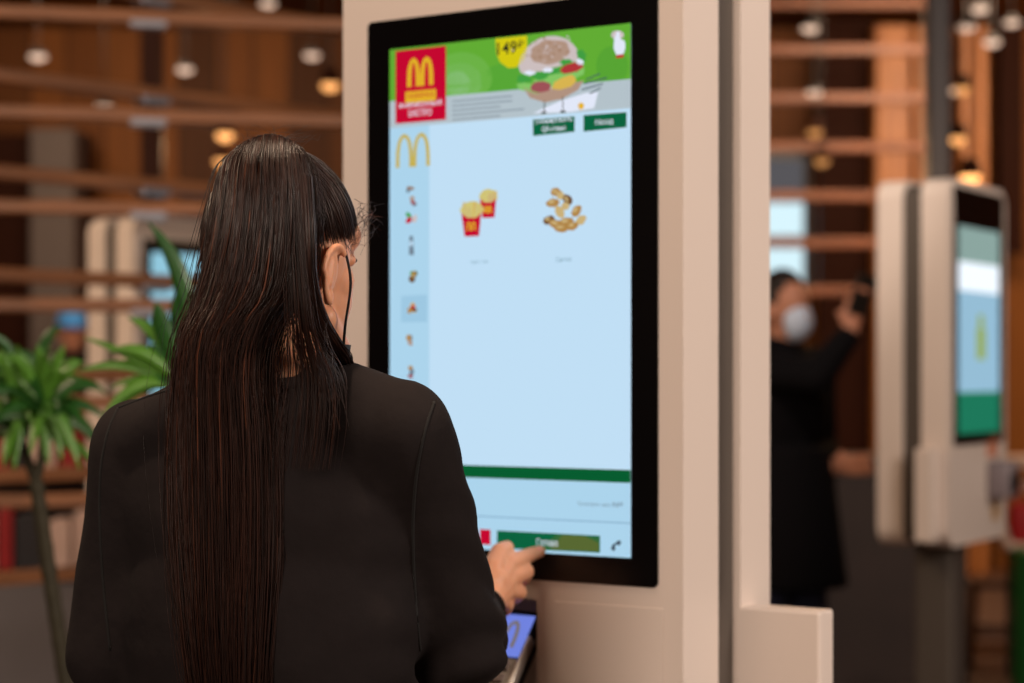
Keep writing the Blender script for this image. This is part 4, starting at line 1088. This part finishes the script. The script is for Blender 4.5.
ph.location = h; ph.rotation_euler = (.2, .25, .3)
pb = at(72, 0, 12.8)
standing('person', 'person in a blue cap and dark jacket far behind the plants, left', (pb.x, 12.8, 0), 1.77, False, math.radians(20),
    {-1: ((-.22, .05, 1.12), (-.2, -.1, .88), (0, -.2, -1)), 1: ((.22, .05, 1.12), (.2, -.1, .88), (0, -.2, -1))}, None, mat('bright blue cap', (70, 150, 225), .5))

# ------------------------------------------------------------------ light
def area(name, loc, tgt, sx, sy, w, col):
    l = bpy.data.lights.new(name, 'AREA'); l.shape = 'RECTANGLE'; l.size = sx; l.size_y = sy; l.energy = w; l.color = col
    o = bpy.data.objects.new(name, l); COL.objects.link(o); o.location = loc
    o.rotation_euler = (Vector(tgt)-Vector(loc)).to_track_quat('-Z', 'Y').to_euler(); return o
warm = (1, .72, .48); neut = (1, .84, .70)
area('ceiling_panel_behind', (-1.5, -1.9, 2.9), (.2, 3.0, 1.1), 1.6, 1.2, 150, neut)
area('ceiling_panel_right', (3.6, 1.0, 3.0), (.3, 2.7, 1.3), 1.0, 1.0, 138, (1, .87, .76))
area('ceiling_panel_over', (-.42, 2.2, 3.2), (-.3, 2.15, 1.5), .5, .5, 12, (1, .74, .52))
area('ceiling_panel_left', (-3.0, 5.0, 3.05), (-1.5, 6.5, 1.2), 1.2, 1.2, 62, warm)
area('ceiling_panel_mid', (2.6, 4.4, 3.05), (1.6, 6.5, 1.2), 1.2, 1.2, 20, neut)
area('ceiling_panel_far', (-2.6, 10.6, 3.7), (-2.6, 13, 1.2), 2.0, 1.0, 95, warm)
area('ceiling_panel_far', (3.0, 10.8, 3.7), (3.2, 14, 1.4), 2.0, 1.0, 150, warm)
hl = bpy.data.lights.new('added_spot', 'SPOT'); hl.energy = 230; hl.spot_size = math.radians(24); hl.spot_blend = .7; hl.color = (1, .76, .55); hl.shadow_soft_size = .08  # added spot, cone narrowed onto the hair to spare the kiosk
ho = bpy.data.objects.new('added_spot', hl); COL.objects.link(ho); ho.location = (-.50, 1.75, 3.7)
ho.rotation_euler = (Vector((-.30, 2.12, 1.5))-Vector(ho.location)).to_track_quat('-Z', 'Y').to_euler()
sl = bpy.data.lights.new('added_spot', 'SPOT'); sl.energy = 130; sl.spot_size = math.radians(24); sl.spot_blend = .6; sl.color = (1, .86, .74); sl.shadow_soft_size = .06  # added front light for the face and mask of the coated person
so = bpy.data.objects.new('added_spot', sl); COL.objects.link(so); so.location = (.75, 4.2, 3.7)
so.rotation_euler = (Vector((.98, 6.9, 1.5))-Vector(so.location)).to_track_quat('-Z', 'Y').to_euler()
w = bpy.data.worlds.new('World'); SC.world = w; w.use_nodes = True
w.node_tree.nodes['Background'].inputs['Color'].default_value = (1, .72, .5, 1)
w.node_tree.nodes['Background'].inputs['Strength'].default_value = .15

# ------------------------------------------------------------------ camera
cd = bpy.data.cameras.new('camera'); cam = bpy.data.objects.new('camera', cd); COL.objects.link(cam)
cam.location = (0, 0, HZ); cam.rotation_euler = (PI/2, 0, 0)
cd.sensor_width = 36; cd.lens = F/1024*36; cd.shift_y = 33.5/1024
cd.dof.use_dof = True; cd.dof.focus_distance = 2.14; cd.dof.aperture_fstop = 3.4; cd.clip_end = 60
SC.camera = cam
vs = SC.view_settings; vs.view_transform = 'Standard'; vs.look = 'None'; vs.exposure = 0; vs.gamma = 1; vs.use_curve_mapping = False
